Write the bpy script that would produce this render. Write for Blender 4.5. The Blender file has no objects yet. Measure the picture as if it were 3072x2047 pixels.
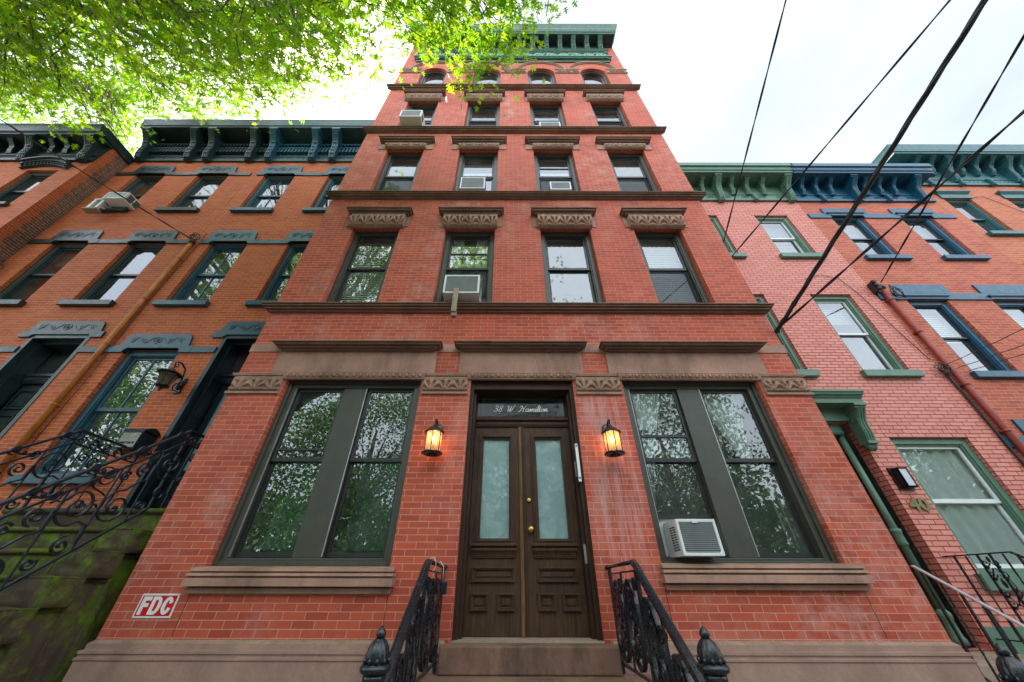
import bpy, math, random
import numpy as np
from mathutils import Vector, Matrix
from math import radians as RAD, sin, cos, pi
S = bpy.context.scene
random.seed(7); np.random.seed(7)
# ---------------------------------------------------------------- camera
PITCH = 35.84
cd = bpy.data.cameras.new("camera"); cam = bpy.data.objects.new("camera", cd)
S.collection.objects.link(cam); S.camera = cam
cd.lens = 12.0; cd.sensor_width = 36.0; cd.sensor_fit = 'HORIZONTAL'; cd.shift_x = 0.0036
cd.clip_start = 0.05; cd.clip_end = 900
cam.matrix_world = Matrix.Translation((0, -4.02, 1.55)) @ Matrix.Rotation(RAD(90+PITCH), 4, 'X') @ Matrix.Rotation(0.0025, 4, 'Z')
# ---------------------------------------------------------------- world and sun
SUN_EL, SUN_AZ = 58.0, -56.0      # the sun stands behind the houses, to the left
w = bpy.data.worlds.new("World"); S.world = w; w.use_nodes = True
nt = w.node_tree; N = nt.nodes; L = nt.links; N.clear()
sky = N.new('ShaderNodeTexSky'); sky.sky_type = 'NISHITA'; sky.sun_disc = False
sky.sun_elevation = RAD(SUN_EL); sky.sun_rotation = RAD(SUN_AZ); sky.air_density = 1.0; sky.dust_density = 3.0; sky.altitude = 10
tc = N.new('ShaderNodeTexCoord'); mp = N.new('ShaderNodeMapping'); mp.inputs['Scale'].default_value = (1, 1, 1.6)
no = N.new('ShaderNodeTexNoise'); no.inputs['Scale'].default_value = 1.7; no.inputs['Detail'].default_value = 6; no.inputs['Roughness'].default_value = .55
rm = N.new('ShaderNodeMapRange'); rm.inputs[1].default_value = .32; rm.inputs[2].default_value = .68; rm.inputs[3].default_value = .55; rm.inputs[4].default_value = .97
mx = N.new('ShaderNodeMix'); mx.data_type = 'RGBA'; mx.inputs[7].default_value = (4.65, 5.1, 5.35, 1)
bg = N.new('ShaderNodeBackground'); bg.inputs[1].default_value = 0.075
ou = N.new('ShaderNodeOutputWorld')
L.new(tc.outputs['Generated'], mp.inputs[0]); L.new(mp.outputs[0], no.inputs['Vector']); L.new(no.outputs[0], rm.inputs[0])
# extra sky brightness added streetward to light the fronts; haze glow round hidden sun
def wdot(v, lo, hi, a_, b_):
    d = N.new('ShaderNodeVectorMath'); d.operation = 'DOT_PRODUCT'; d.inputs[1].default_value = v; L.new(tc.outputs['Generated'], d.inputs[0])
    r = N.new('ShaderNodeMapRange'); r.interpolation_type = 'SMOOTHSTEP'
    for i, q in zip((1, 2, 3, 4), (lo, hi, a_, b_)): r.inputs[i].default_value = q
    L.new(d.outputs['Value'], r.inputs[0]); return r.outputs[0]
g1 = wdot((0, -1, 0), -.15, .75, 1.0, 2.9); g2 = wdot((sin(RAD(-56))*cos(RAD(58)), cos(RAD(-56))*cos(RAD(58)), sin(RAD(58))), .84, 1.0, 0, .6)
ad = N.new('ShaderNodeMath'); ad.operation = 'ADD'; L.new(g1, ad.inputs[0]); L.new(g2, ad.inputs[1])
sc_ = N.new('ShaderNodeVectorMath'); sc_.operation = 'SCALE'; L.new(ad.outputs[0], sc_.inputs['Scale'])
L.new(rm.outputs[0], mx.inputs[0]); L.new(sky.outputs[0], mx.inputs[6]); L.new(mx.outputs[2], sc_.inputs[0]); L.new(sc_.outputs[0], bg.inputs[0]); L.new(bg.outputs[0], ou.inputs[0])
sd = bpy.data.lights.new("sun", 'SUN'); sd.energy = 4.0; sd.angle = RAD(0.6); sd.color = (1, .95, .86)
so = bpy.data.objects.new("sun", sd); S.collection.objects.link(so)
a, e = RAD(SUN_AZ), RAD(SUN_EL)
so.rotation_euler = Vector((sin(a)*cos(e), cos(a)*cos(e), sin(e))).to_track_quat('Z', 'Y').to_euler()
so.location = (-20, 15, 40)
S.view_settings.view_transform = 'Standard'; S.view_settings.look = 'None'; S.view_settings.gamma = 1
S.view_settings.exposure = 1.76
# ---------------------------------------------------------------- materials
MATS = {}
def nodes(name):
    m = bpy.data.materials.new(name); m.use_nodes = True; MATS[name] = m
    t = m.node_tree; b = t.nodes['Principled BSDF']
    return m, t, t.nodes, t.links, b
def rgb(c): return (c[0], c[1], c[2], 1)
def noise(t, scale, detail=5, rough=.6, coord='Object', dist=0, sc=None):
    n = t.nodes.new('ShaderNodeTexNoise'); n.inputs['Scale'].default_value = scale
    n.inputs['Detail'].default_value = detail; n.inputs['Roughness'].default_value = rough; n.inputs['Distortion'].default_value = dist
    c = t.nodes.new('ShaderNodeTexCoord')
    if sc:
        m = t.nodes.new('ShaderNodeMapping'); m.inputs['Scale'].default_value = sc
        t.links.new(c.outputs[coord], m.inputs[0]); t.links.new(m.outputs[0], n.inputs['Vector'])
    else: t.links.new(c.outputs[coord], n.inputs['Vector'])
    return n.outputs[0]
def ramp(t, src, lo, hi, a=0., b=1.):
    n = t.nodes.new('ShaderNodeMapRange'); n.clamp = True
    for i, v in zip((1, 2, 3, 4), (lo, hi, a, b)): n.inputs[i].default_value = v
    t.links.new(src, n.inputs[0]); return n.outputs[0]
def mixc(t, f, A, B, mode='MIX'):
    n = t.nodes.new('ShaderNodeMix'); n.data_type = 'RGBA'; n.blend_type = mode
    for i, v in ((0, f), (6, A), (7, B)):
        if isinstance(v, (int, float)): n.inputs[i].default_value = v
        elif isinstance(v, tuple): n.inputs[i].default_value = rgb(v)
        else: t.links.new(v, n.inputs[i])
    return n.outputs[2]
def mth(t, op, a, b=0.):
    n = t.nodes.new('ShaderNodeMath'); n.operation = op; n.inputs[2].default_value = 1.
    for i, v in ((0, a), (1, b)):
        if isinstance(v, (int, float)): n.inputs[i].default_value = v
        else: t.links.new(v, n.inputs[i])
    return n.outputs[0]
def bump(t, b, src, strength=.4, dist=.01):
    n = t.nodes.new('ShaderNodeBump'); n.inputs['Strength'].default_value = strength; n.inputs['Distance'].default_value = dist
    t.links.new(src, n.inputs['Height']); t.links.new(n.outputs[0], b.inputs['Normal']); return n
def plain(name, c, rough=.5, metal=0., var=.25, nscale=6., bmp=.12, bscale=40., spec=.5, dirt=None, dirtamt=.5):
    m, t, N, L, b = nodes(name)
    n1 = noise(t, nscale); dk = tuple(v*(1-var) for v in c); lt = tuple(min(1, v*(1+var)) for v in c)
    col = mixc(t, ramp(t, n1, .3, .7), dk, lt)
    if dirt:
        n2 = noise(t, nscale*1.7, 8, .7, sc=(1, 1, .35)); col = mixc(t, ramp(t, n2, .5, .75, 0, dirtamt), col, dirt)
    L.new(col, b.inputs['Base Color']); b.inputs['Roughness'].default_value = rough; b.inputs['Metallic'].default_value = metal
    b.inputs['Specular IOR Level'].default_value = spec
    if bmp: bump(t, b, noise(t, bscale, 4), bmp, .004)
    L.new(ramp(t, noise(t, nscale*3), .3, .7, max(.02, rough-.1), min(1, rough+.1)), b.inputs['Roughness'])
    return m
def brick(name, c1, c2, mort, bw=.206, bh=.0622, ms=.0042, stain=(.62, .42, .38), stamt=.5, rough=.72, dirt=(.15, .04, .03), dirtamt=.5, bumps=.6, msm=.15, streak=False):
    m, t, N, L, b = nodes(name)
    uv = N.new('ShaderNodeUVMap'); uv.uv_map = 'UVMap'
    # slight waviness of the courses
    wn = N.new('ShaderNodeTexNoise'); wn.inputs['Scale'].default_value = 3.0; L.new(uv.outputs[0], wn.inputs['Vector'])
    vm = N.new('ShaderNodeVectorMath'); vm.operation = 'SCALE'; vm.inputs['Scale'].default_value = .006; L.new(wn.outputs['Color'], vm.inputs[0])
    va = N.new('ShaderNodeVectorMath'); va.operation = 'ADD'; L.new(uv.outputs[0], va.inputs[0]); L.new(vm.outputs[0], va.inputs[1])
    br = N.new('ShaderNodeTexBrick'); L.new(va.outputs[0], br.inputs['Vector'])
    br.inputs['Scale'].default_value = 1; br.inputs['Brick Width'].default_value = bw; br.inputs['Row Height'].default_value = bh
    br.inputs['Mortar Size'].default_value = ms; br.inputs['Mortar Smooth'].default_value = msm; br.offset = .5; br.inputs['Bias'].default_value = -.1
    br.inputs['Color1'].default_value = rgb(c1); br.inputs['Color2'].default_value = rgb(c2); br.inputs['Mortar'].default_value = rgb(mort)
    n1 = noise(t, 1.1, 6, .65); n2 = noise(t, 14, 5, .7); n3 = noise(t, .55, 7, .7, sc=(1, 1, .5)); n4 = noise(t, 3.2, 9, .75)
    col = mixc(t, ramp(t, n2, .3, .75, 0, .35), br.outputs['Color'], (.9, .62, .55), 'MULTIPLY')
    col = mixc(t, ramp(t, n1, .5, .8, 0, dirtamt), col, dirt)
    pale = mth(t, 'MULTIPLY', ramp(t, n3, .46, .66), ramp(t, n4, .45, .66))
    col = mixc(t, mth(t, 'MULTIPLY', pale, stamt), col, stain)
    if streak:                                                    # lime runs washed down the pier under the right lantern
        c = N.new('ShaderNodeTexCoord'); sx = N.new('ShaderNodeSeparateXYZ'); L.new(c.outputs['Object'], sx.inputs[0])
        dx = mth(t, 'ABSOLUTE', mth(t, 'ADD', sx.outputs[0], -1.05)); zf = mth(t, 'MULTIPLY', ramp(t, sx.outputs[2], 1.3, 2.3), ramp(t, sx.outputs[2], 3.7, 3.45))
        f = mth(t, 'MULTIPLY', mth(t, 'MULTIPLY', ramp(t, dx, .34, .12), zf), ramp(t, noise(t, 1, 6, .7, sc=(16, 16, 1.1)), .42, .68))
        col = mixc(t, mth(t, 'MULTIPLY', f, .75), col, (.62, .42, .42))
    L.new(col, b.inputs['Base Color']); b.inputs['Specular IOR Level'].default_value = .35
    L.new(ramp(t, n2, .2, .8, rough-.1, rough+.12), b.inputs['Roughness'])
    h = mth(t, 'ADD', mth(t, 'MULTIPLY', br.outputs['Fac'], -1.), mth(t, 'MULTIPLY', n2, .35))
    bump(t, b, h, bumps, .006)
    return m
brick('red_brick', (.54, .098, .048), (.38, .060, .034), (.60, .29, .22), ms=.0038, stamt=.62, streak=True)
brick('orange_brick', (.54, .115, .034), (.40, .068, .024), (.62, .38, .18), bw=.206, bh=.0622, ms=.0032, stamt=.12, stain=(.5, .2, .12), dirtamt=.3)
brick('pink_brick', (.74, .28, .225), (.65, .215, .17), (.24, .055, .042), bh=.0622, ms=.0065, stamt=.3, stain=(.75, .4, .36), dirtamt=.05, bumps=1.0, rough=.6)
brick('rust_brick', (.52, .12, .062), (.36, .065, .04), (.60, .34, .24), ms=.0035, stamt=.15, stain=(.6, .3, .25), dirtamt=.15)
brick('amber_brick', (.52, .145, .06), (.42, .09, .045), (.64, .40, .27), ms=.0035, stamt=.15, stain=(.6, .3, .25), dirtamt=.1)
brick('rough_brick', (.22, .075, .045), (.11, .05, .035), (.30, .26, .21), ms=.009, stamt=.25, stain=(.35, .3, .24), dirtamt=.6, dirt=(.05, .035, .03), bumps=1.0, rough=.85)
def stone(name, c, moss=(.05, .075, .012), mossamt=.6, stain=(.06, .04, .03), stainamt=.5, lightc=(.5, .34, .28), bs=.5, up=True):
    m, t, N, L, b = nodes(name)
    n1 = noise(t, 2.2, 7, .65); n2 = noise(t, 26, 6, .7); n3 = noise(t, 1.3, 8, .75, sc=(1.6, 1.6, .5)); n4 = noise(t, 5, 8, .8)
    col = mixc(t, ramp(t, n1, .3, .7), tuple(v*.72 for v in c), tuple(v*1.18 for v in c))
    col = mixc(t, ramp(t, n2, .35, .75, 0, .3), col, tuple(v*.5 for v in c))
    col = mixc(t, ramp(t, n4, .58, .78, 0, .4), col, lightc)
    col = mixc(t, ramp(t, n3, .49, .68, 0, stainamt), col, stain)
    if mossamt:
        g = N.new('ShaderNodeNewGeometry'); sp = N.new('ShaderNodeSeparateXYZ'); L.new(g.outputs['Normal'], sp.inputs[0])
        upf = ramp(t, sp.outputs[2], .25, .8) if up else ramp(t, sp.outputs[2], -.6, .1)
        nm = mth(t, 'MULTIPLY', ramp(t, noise(t, 2.1, 8, .8), .46, .56), ramp(t, noise(t, 17, 6, .8), .30, .52))
        col = mixc(t, mth(t, 'MULTIPLY', mth(t, 'MULTIPLY', upf, nm), mossamt), col, mixc(t, ramp(t, noise(t, 9, 6, .7), .35, .65), moss, tuple(v*2.6 for v in moss)))
    L.new(col, b.inputs['Base Color']); b.inputs['Roughness'].default_value = .85; b.inputs['Specular IOR Level'].default_value = .25
    bump(t, b, mth(t, 'ADD', n2, mth(t, 'MULTIPLY', n4, .7)), bs, .008)
    return m
stone('brownstone', (.42, .235, .18))
stone('brownstone_carved', (.40, .235, .175), stainamt=.35, mossamt=.2)
stone('dark_brownstone', (.225, .128, .095), mossamt=.35, stainamt=.6)
stone('base_stone', (.40, .24, .195), moss=(.06, .085, .02), mossamt=.5, stainamt=.3, lightc=(.42, .26, .22))
stone('mossy_stone', (.095, .066, .044), moss=(.062, .10, .003), mossamt=1., stainamt=.55, stain=(.02, .015, .01), lightc=(.2, .15, .11), bs=1., up=False)
stone('step_stone', (.27, .15, .11), stainamt=.75, stain=(.04, .028, .022), mossamt=.2)
stone('tan_stone', (.40, .30, .22), mossamt=.2, stainamt=.4)
stone('concrete', (.20, .19, .175), mossamt=0, stainamt=.3, lightc=(.42, .4, .37))
stone('asphalt', (.06, .06, .062), mossamt=0, stainamt=.3, lightc=(.1, .1, .1))
plain('charcoal_paint', (.056, .054, .044), .42, var=.12, dirt=(.03, .032, .028), bmp=.05)
plain('black_sash', (.022, .022, .022), .38, var=.2, bmp=0)
plain('alu_edge', (.45, .45, .46), .35, .6, bmp=0)
plain('teal_black_paint', (.016, .034, .034), .35, var=.2, bmp=.1)
plain('teal_paint', (.016, .075, .115), .38, var=.18, bmp=.1, dirt=(.02, .05, .06))
plain('slate_paint', (.036, .080, .085), .42, var=.2, bmp=.1, dirt=(.02, .05, .05))
plain('sage_paint', (.095, .19, .135), .5, var=.15, bmp=.12, dirt=(.07, .13, .09))
plain('blue_paint', (.006, .075, .14), .42, var=.15, bmp=.1, dirt=(.02, .06, .12))
plain('dark_teal_paint', (.022, .105, .12), .42, var=.15, bmp=.1)
plain('green_cornice', (.040, .120, .078), .5, var=.3, bmp=.2, dirt=(.20, .30, .24), dirtamt=.35)
plain('green_relief', (.22, .44, .32), .55, var=.3, bmp=.2, nscale=14)
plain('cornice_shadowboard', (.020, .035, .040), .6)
plain('navy_door', (.005, .016, .026), .4, var=.2, bmp=.05)
plain('white_paint', (.72, .73, .74), .4, var=.06, bmp=.03)
plain('blue_white_paint', (.55, .60, .66), .45, var=.06, bmp=.03)
plain('white_metal', (.70, .71, .72), .35, var=.08, bmp=.03, dirt=(.35, .33, .30), dirtamt=.35)
plain('grey_metal', (.38, .38, .37), .42, .2, var=.12, bmp=.05, dirt=(.2, .18, .15))
plain('grille_metal', (.30, .32, .32), .45, .3, var=.1, bmp=0)
plain('grille_dark', (.07, .08, .08), .6, var=.2, bmp=0)
plain('black_iron', (.010, .013, .019), .26, .0, var=.3, nscale=20, bmp=.15, bscale=45, spec=.6)
plain('navy_iron', (.012, .019, .030), .42, 0, var=.3, nscale=12, bmp=.08, bscale=45, spec=.35)
plain('bronze_black', (.022, .017, .020), .4, .3, var=.4, bmp=.2)
plain('brass', (.55, .36, .10), .3, .95, var=.3, bmp=.1)
plain('cable_black', (.018, .017, .020), .5, var=.3, bmp=0)
plain('galvanised', (.55, .56, .58), .35, .7, var=.1, bmp=0)
plain('rust_pipe', (.48, .15, .018), .5, var=.3, nscale=3, dirt=(.30, .06, .01), bmp=.15)
plain('red_pipe', (.30, .045, .028), .5, var=.15, bmp=.1)
plain('white_pipe', (.6, .58, .52), .5, var=.1)
plain('letter_white', (.93, .94, .95), .3, var=.02, bmp=0)
plain('sign_red', (.62, .006, .012), .35, var=.05, bmp=0)
plain('sign_white', (.78, .80, .80), .35, var=.04, bmp=0)
plain('gilt', (.34, .28, .16), .4, .3, var=.2, bmp=0)
plain('old_gilt', (.20, .17, .08), .5, .3, var=.2, bmp=0)
plain('pewter', (.24, .25, .25), .4, .3, var=.2, bmp=0)
plain('device_blue', (.01, .18, .42), .4, var=.05, bmp=0)
plain('roof_tar', (.03, .03, .03), .8)
plain('plaster', (.42, .40, .37), .9, var=.08, bmp=0)
plain('blind_white', (.62, .63, .60), .6, var=.05, bmp=0)
plain('blind_green', (.12, .17, .14), .7, var=.1, bmp=0)
plain('trunk_bark', (.12, .09, .07), .9, var=.4, nscale=10, bmp=1., bscale=18)
plain('orange_wood', (.30, .095, .035), .45, var=.3, nscale=5, dirt=(.1, .03, .015))
def wood(name, a, c):
    m, t, N, L, b = nodes(name)
    n1 = noise(t, 9, 8, .65, sc=(6, 6, .5), dist=.6); n2 = noise(t, 1.6, 6, .7); n3 = noise(t, 40, 4, .6, sc=(4, 4, .4))
    col = mixc(t, ramp(t, n1, .3, .7), a, c); col = mixc(t, ramp(t, n2, .45, .75, 0, .6), col, tuple(v*.35 for v in a))
    L.new(col, b.inputs['Base Color']); L.new(ramp(t, n2, .3, .7, .42, .6), b.inputs['Roughness']); b.inputs['Specular IOR Level'].default_value = .25; bump(t, b, n3, .15, .002)
wood('door_wood', (.036, .016, .009), (.105, .050, .028))
wood('golden_wood', (.07, .034, .013), (.22, .11, .042))
wood('frame_wood', (.030, .013, .009), (.065, .030, .018))
def glass(name, ior=1.75, tint=(.8, .86, .85), wob=.05, dirt=0.05):
    m, t, N, L, b = nodes(name); N.remove(b); out = N['Material Output']
    fr = N.new('ShaderNodeFresnel'); ge = N.new('ShaderNodeNewGeometry')     # same reflectance from both sides of the thin pane
    L.new(mth(t, 'POWER', ior, mth(t, 'MULTIPLY_ADD', ge.outputs['Backfacing'], -2.)), fr.inputs[0])
    tr = N.new('ShaderNodeBsdfTransparent'); tr.inputs[0].default_value = rgb(tint)
    gl = N.new('ShaderNodeBsdfGlossy'); gl.inputs['Roughness'].default_value = .0; gl.inputs['Color'].default_value = (.95, .97, 1, 1)
    df = N.new('ShaderNodeBsdfDiffuse'); df.inputs[0].default_value = (.5, .5, .48, 1)
    bp = N.new('ShaderNodeBump'); bp.inputs['Strength'].default_value = wob; bp.inputs['Distance'].default_value = .01
    L.new(noise(t, 2.5, 2, .5), bp.inputs['Height']); L.new(bp.outputs[0], gl.inputs['Normal'])
    m1 = N.new('ShaderNodeMixShader'); m2 = N.new('ShaderNodeMixShader')
    L.new(ramp(t, noise(t, 3, 6, .7), .4, .8, dirt*.3, dirt*2.5), m1.inputs[0]); L.new(tr.outputs[0], m1.inputs[1]); L.new(df.outputs[0], m1.inputs[2])
    L.new(fr.outputs[0], m2.inputs[0]); L.new(m1.outputs[0], m2.inputs[1]); L.new(gl.outputs[0], m2.inputs[2])
    L.new(m2.outputs[0], out.inputs['Surface'])
glass('glass', 2.5); glass('ground_glass', 1.95); glass('transom_glass', 1.35, (.55, .66, .60)); glass('green_glass', 2.1, (.38, .60, .52)); glass('old_glass', 2.3, (.6, .72, .72), wob=.12)
def frosted():
    m, t, N, L, b = nodes('frosted_glass')
    v = N.new('ShaderNodeTexVoronoi'); v.inputs['Scale'].default_value = 7; v.feature = 'DISTANCE_TO_EDGE'
    c = N.new('ShaderNodeTexCoord'); L.new(c.outputs['Object'], v.inputs['Vector'])
    n = noise(t, 5, 6, .7, dist=1.2)
    col = mixc(t, ramp(t, n, .45, .6), (.20, .31, .33), (.27, .39, .40))
    L.new(col, b.inputs['Base Color']); b.inputs['Roughness'].default_value = .45
    b.inputs['Coat Weight'].default_value = 1.; b.inputs['Coat IOR'].default_value = 1.7; b.inputs['Coat Roughness'].default_value = .02
frosted()
def sheer(name='sheer_curtain', c=(.85, .88, .86), tf=.3):
    m, t, N, L, b = nodes(name); N.remove(b); out = N['Material Output']
    d = N.new('ShaderNodeBsdfDiffuse'); d.inputs[0].default_value = rgb(c); tl = N.new('ShaderNodeBsdfTranslucent'); tl.inputs[0].default_value = rgb(c)
    tr = N.new('ShaderNodeBsdfTransparent'); m1 = N.new('ShaderNodeMixShader'); m2 = N.new('ShaderNodeMixShader'); m1.inputs[0].default_value = .5; m2.inputs[0].default_value = tf
    L.new(d.outputs[0], m1.inputs[1]); L.new(tl.outputs[0], m1.inputs[2]); L.new(m1.outputs[0], m2.inputs[1]); L.new(tr.outputs[0], m2.inputs[2]); L.new(m2.outputs[0], out.inputs['Surface'])
sheer(); sheer('white_curtain', (.9, .93, .92), .05)
def leafmat(name, dif, tra, yel):
    m, t, N, L, b = nodes(name); N.remove(b); out = N['Material Output']
    at = N.new('ShaderNodeAttribute'); at.attribute_name = 'tint'
    d = N.new('ShaderNodeBsdfPrincipled'); d.inputs['Roughness'].default_value = .45
    L.new(mixc(t, at.outputs['Fac'], dif, tuple(v*1.7 for v in dif)), d.inputs['Base Color'])
    tl = N.new('ShaderNodeBsdfTranslucent'); L.new(mixc(t, at.outputs['Fac'], tra, yel), tl.inputs[0])
    m1 = N.new('ShaderNodeMixShader'); m1.inputs[0].default_value = .6
    L.new(d.outputs[0], m1.inputs[1]); L.new(tl.outputs[0], m1.inputs[2]); L.new(m1.outputs[0], out.inputs['Surface'])
leafmat('oak_leaf', (.05, .14, .016), (.20, .48, .012), (.58, .80, .015))
leafmat('park_leaf', (.04, .09, .035), (.10, .25, .06), (.22, .40, .09))
def emit(name, c, s):
    m, t, N, L, b = nodes(name); b.inputs['Base Color'].default_value = rgb(c); b.inputs['Emission Color'].default_value = rgb(c); b.inputs['Emission Strength'].default_value = s
emit('bulb_glow', (1, .60, .24), 16)
def lampglass(name, c, a):
    m, t, N, L, b = nodes(name); N.remove(b); out = N['Material Output']
    tr = N.new('ShaderNodeBsdfTransparent'); tr.inputs[0].default_value = rgb(c); tl = N.new('ShaderNodeBsdfTranslucent'); tl.inputs[0].default_value = rgb(c)
    gl = N.new('ShaderNodeBsdfGlossy'); gl.inputs['Roughness'].default_value = .08
    m1 = N.new('ShaderNodeMixShader'); m1.inputs[0].default_value = a; m2 = N.new('ShaderNodeMixShader'); m2.inputs[0].default_value = .08
    L.new(tr.outputs[0], m1.inputs[1]); L.new(tl.outputs[0], m1.inputs[2]); L.new(m1.outputs[0], m2.inputs[1]); L.new(gl.outputs[0], m2.inputs[2]); L.new(m2.outputs[0], out.inputs['Surface'])
lampglass('amber_glass', (.95, .74, .48), .35); lampglass('smoky_glass', (.45, .47, .40), .7)
def screen():
    m, t, N, L, b = nodes('insect_screen'); N.remove(b); out = N['Material Output']
    tr = N.new('ShaderNodeBsdfTransparent'); d = N.new('ShaderNodeBsdfDiffuse'); d.inputs[0].default_value = (.045, .05, .055, 1)
    mm = N.new('ShaderNodeMixShader'); mm.inputs[0].default_value = .55; L.new(tr.outputs[0], mm.inputs[1]); L.new(d.outputs[0], mm.inputs[2]); L.new(mm.outputs[0], out.inputs['Surface'])
screen()
# ---------------------------------------------------------------- mesh helpers
class MB:
    def __init__(s): s.v = []; s.f = []; s.sm = []
    def add(s, vs, fs, smooth=False):
        o = len(s.v); s.v += [tuple(p) for p in vs]
        for f in fs: s.f.append([i+o for i in f]); s.sm.append(smooth)
        return s
    def box(s, x0, x1, y0, y1, z0, z1):
        return s.add([(x0,y0,z0),(x1,y0,z0),(x1,y1,z0),(x0,y1,z0),(x0,y0,z1),(x1,y0,z1),(x1,y1,z1),(x0,y1,z1)],
            [(0,1,5,4),(1,2,6,5),(2,3,7,6),(3,0,4,7),(4,5,6,7),(3,2,1,0)])
    def quad(s, *p): return s.add(p, [tuple(range(len(p)))])
    def frame(s, x0, x1, z0, z1, w, y0, y1, wt=None, wb=None):     # rectangular frame, front y0 back y1
        wt = w if wt is None else wt; wb = w if wb is None else wb
        s.box(x0, x0+w, y0, y1, z0, z1); s.box(x1-w, x1, y0, y1, z0, z1)
        s.box(x0+w, x1-w, y0, y1, z1-wt, z1)
        if wb: s.box(x0+w, x1-w, y0, y1, z0, z0+wb)
        return s
    def loft(s, x0, x1, Y, prof, rl=1., rr=1.):                       # moulding profile (p,z) wrapped round both ends
        vs = []; n = len(prof)
        for p, z in prof: vs += [(x0-p*rl, Y, z), (x0-p*rl, Y-p, z), (x1+p*rr, Y-p, z), (x1+p*rr, Y, z)]
        fs = []
        for i in range(n-1):
            a = 4*i; b = a+4
            for k in range(3): fs.append((a+k, a+k+1, b+k+1, b+k))
        fs.append((0,3,2,1)); t = 4*(n-1); fs.append((t,t+1,t+2,t+3))
        return s.add(vs, fs)
    def comb(s, x0, x1, n, w, z0, z1, zb, y0, y1):                   # toothed strip in one piece: band zb..z1, teeth down to z0
        p = [(x0, z1), (x0, zb)]
        for k in range(n): x = x0+(x1-x0)*(k+.5)/n; p += [(x-w/2, zb), (x-w/2, z0), (x+w/2, z0), (x+w/2, zb)]
        p += [(x1, zb), (x1, z1)]; n_ = len(p); o = len(s.v)
        s.v += [(x, y0, z) for x, z in p]+[(x, y1, z) for x, z in p]
        for i in range(n_): s.f.append([o+i, o+(i+1) % n_, o+(i+1) % n_+n_, o+i+n_]); s.sm.append(False)
        for k in range(n): i = o+2+4*k; s.f.append([i, i+1, i+2, i+3]); s.sm.append(False)
        s.f.append([o, o+1]+[o+2+4*k+j for k in range(n) for j in (0, 3)]+[o+n_-2, o+n_-1]); s.sm.append(False)
        return s
    def prism(s, poly, y0, y1):                                       # polygon (x,z) extruded in y
        n = len(poly); vs = [(x,y0,z) for x,z in poly]+[(x,y1,z) for x,z in poly]
        return s.add(vs, [tuple(range(n)), tuple(range(2*n-1,n-1,-1))]+[(i,i+n,(i+1)%n+n,(i+1)%n) for i in range(n)])
    def prismx(s, poly, x0, x1):                                      # polygon (y,z) extruded in x
        n = len(poly); vs = [(x0,y,z) for y,z in poly]+[(x1,y,z) for y,z in poly]
        return s.add(vs, [tuple(range(n)), tuple(range(2*n-1,n-1,-1))]+[(i,i+n,(i+1)%n+n,(i+1)%n) for i in range(n)])
    def tube(s, pts, r, seg=8, flat=None, close=True):
        pts = [Vector(p) for p in pts]; n = len(pts); rs = r if isinstance(r, (list, tuple)) else [r]*n
        vs = []; prev = None
        for i, p in enumerate(pts):
            t = (pts[min(i+1,n-1)]-pts[max(i-1,0)]).normalized()
            if prev is None:
                u = t.cross(Vector((0,0,1))); u = u if u.length > .05 else t.cross(Vector((1,0,0)))
            else: u = prev - t*prev.dot(t)
            u.normalize(); v = t.cross(u); prev = u
            for k in range(seg):
                a = 2*pi*(k+.5)/seg; vs.append(p + u*cos(a)*rs[i] + v*sin(a)*rs[i]*(flat or 1))
        fs = [(i*seg+k, i*seg+(k+1)%seg, (i+1)*seg+(k+1)%seg, (i+1)*seg+k) for i in range(n-1) for k in range(seg)]
        if close: fs += [tuple(range(seg-1,-1,-1)), tuple((n-1)*seg+k for k in range(seg))]
        return s.add(vs, fs, seg > 5)
    def strip(s, pts, wx, th):                                        # flat iron bar bent in the YZ plane at given x: pts (x,y,z); wx width in x, th thickness
        n = len(pts); P = [Vector(p) for p in pts]; vs = []
        for i, p in enumerate(P):
            t = (P[min(i+1,n-1)]-P[max(i-1,0)]).normalized(); nn = Vector((0,-t.z,t.y)); X = Vector((1,0,0))
            vs += [p-X*wx/2-nn*th/2, p+X*wx/2-nn*th/2, p+X*wx/2+nn*th/2, p-X*wx/2+nn*th/2]
        fs = [(i*4+k, i*4+(k+1)%4, i*4+4+(k+1)%4, i*4+4+k) for i in range(n-1) for k in range(4)]+[(3,2,1,0),(4*n-4,4*n-3,4*n-2,4*n-1)]
        return s.add(vs, fs)
    def lathe(s, prof, c, seg=20, smooth=True, sx=1, sy=1, flute=None):
        vs = []; n = len(prof)
        for i, (r, z) in enumerate(prof):
            for k in range(seg):
                a = 2*pi*k/seg; rr = r*(flute(a, i/(n-1)) if flute else 1); vs.append((c[0]+rr*cos(a)*sx, c[1]+rr*sin(a)*sy, c[2]+z))
        fs = [(i*seg+k, i*seg+(k+1)%seg, (i+1)*seg+(k+1)%seg, (i+1)*seg+k) for i in range(n-1) for k in range(seg)]
        fs += [tuple(range(seg-1,-1,-1)), tuple((n-1)*seg+k for k in range(seg))]
        return s.add(vs, fs, smooth)
    def ball(s, c, rx, ry=None, rz=None, seg=8, rings=5):
        ry = ry or rx; rz = rz or rx; pr = [(sin(pi*i/rings), -cos(pi*i/rings)*rz) for i in range(rings+1)]
        pr = [(max(p, .02), z) for p, z in pr]
        return s.lathe([(p*rx, z) for p, z in pr], c, seg, True, 1, ry/rx)
    def grid(s, nu, nv, fn, smooth=True):
        vs = [fn(i/(nu-1), j/(nv-1)) for j in range(nv) for i in range(nu)]
        return s.add(vs, [(j*nu+i, j*nu+i+1, (j+1)*nu+i+1, (j+1)*nu+i) for j in range(nv-1) for i in range(nu-1)], smooth)
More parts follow.
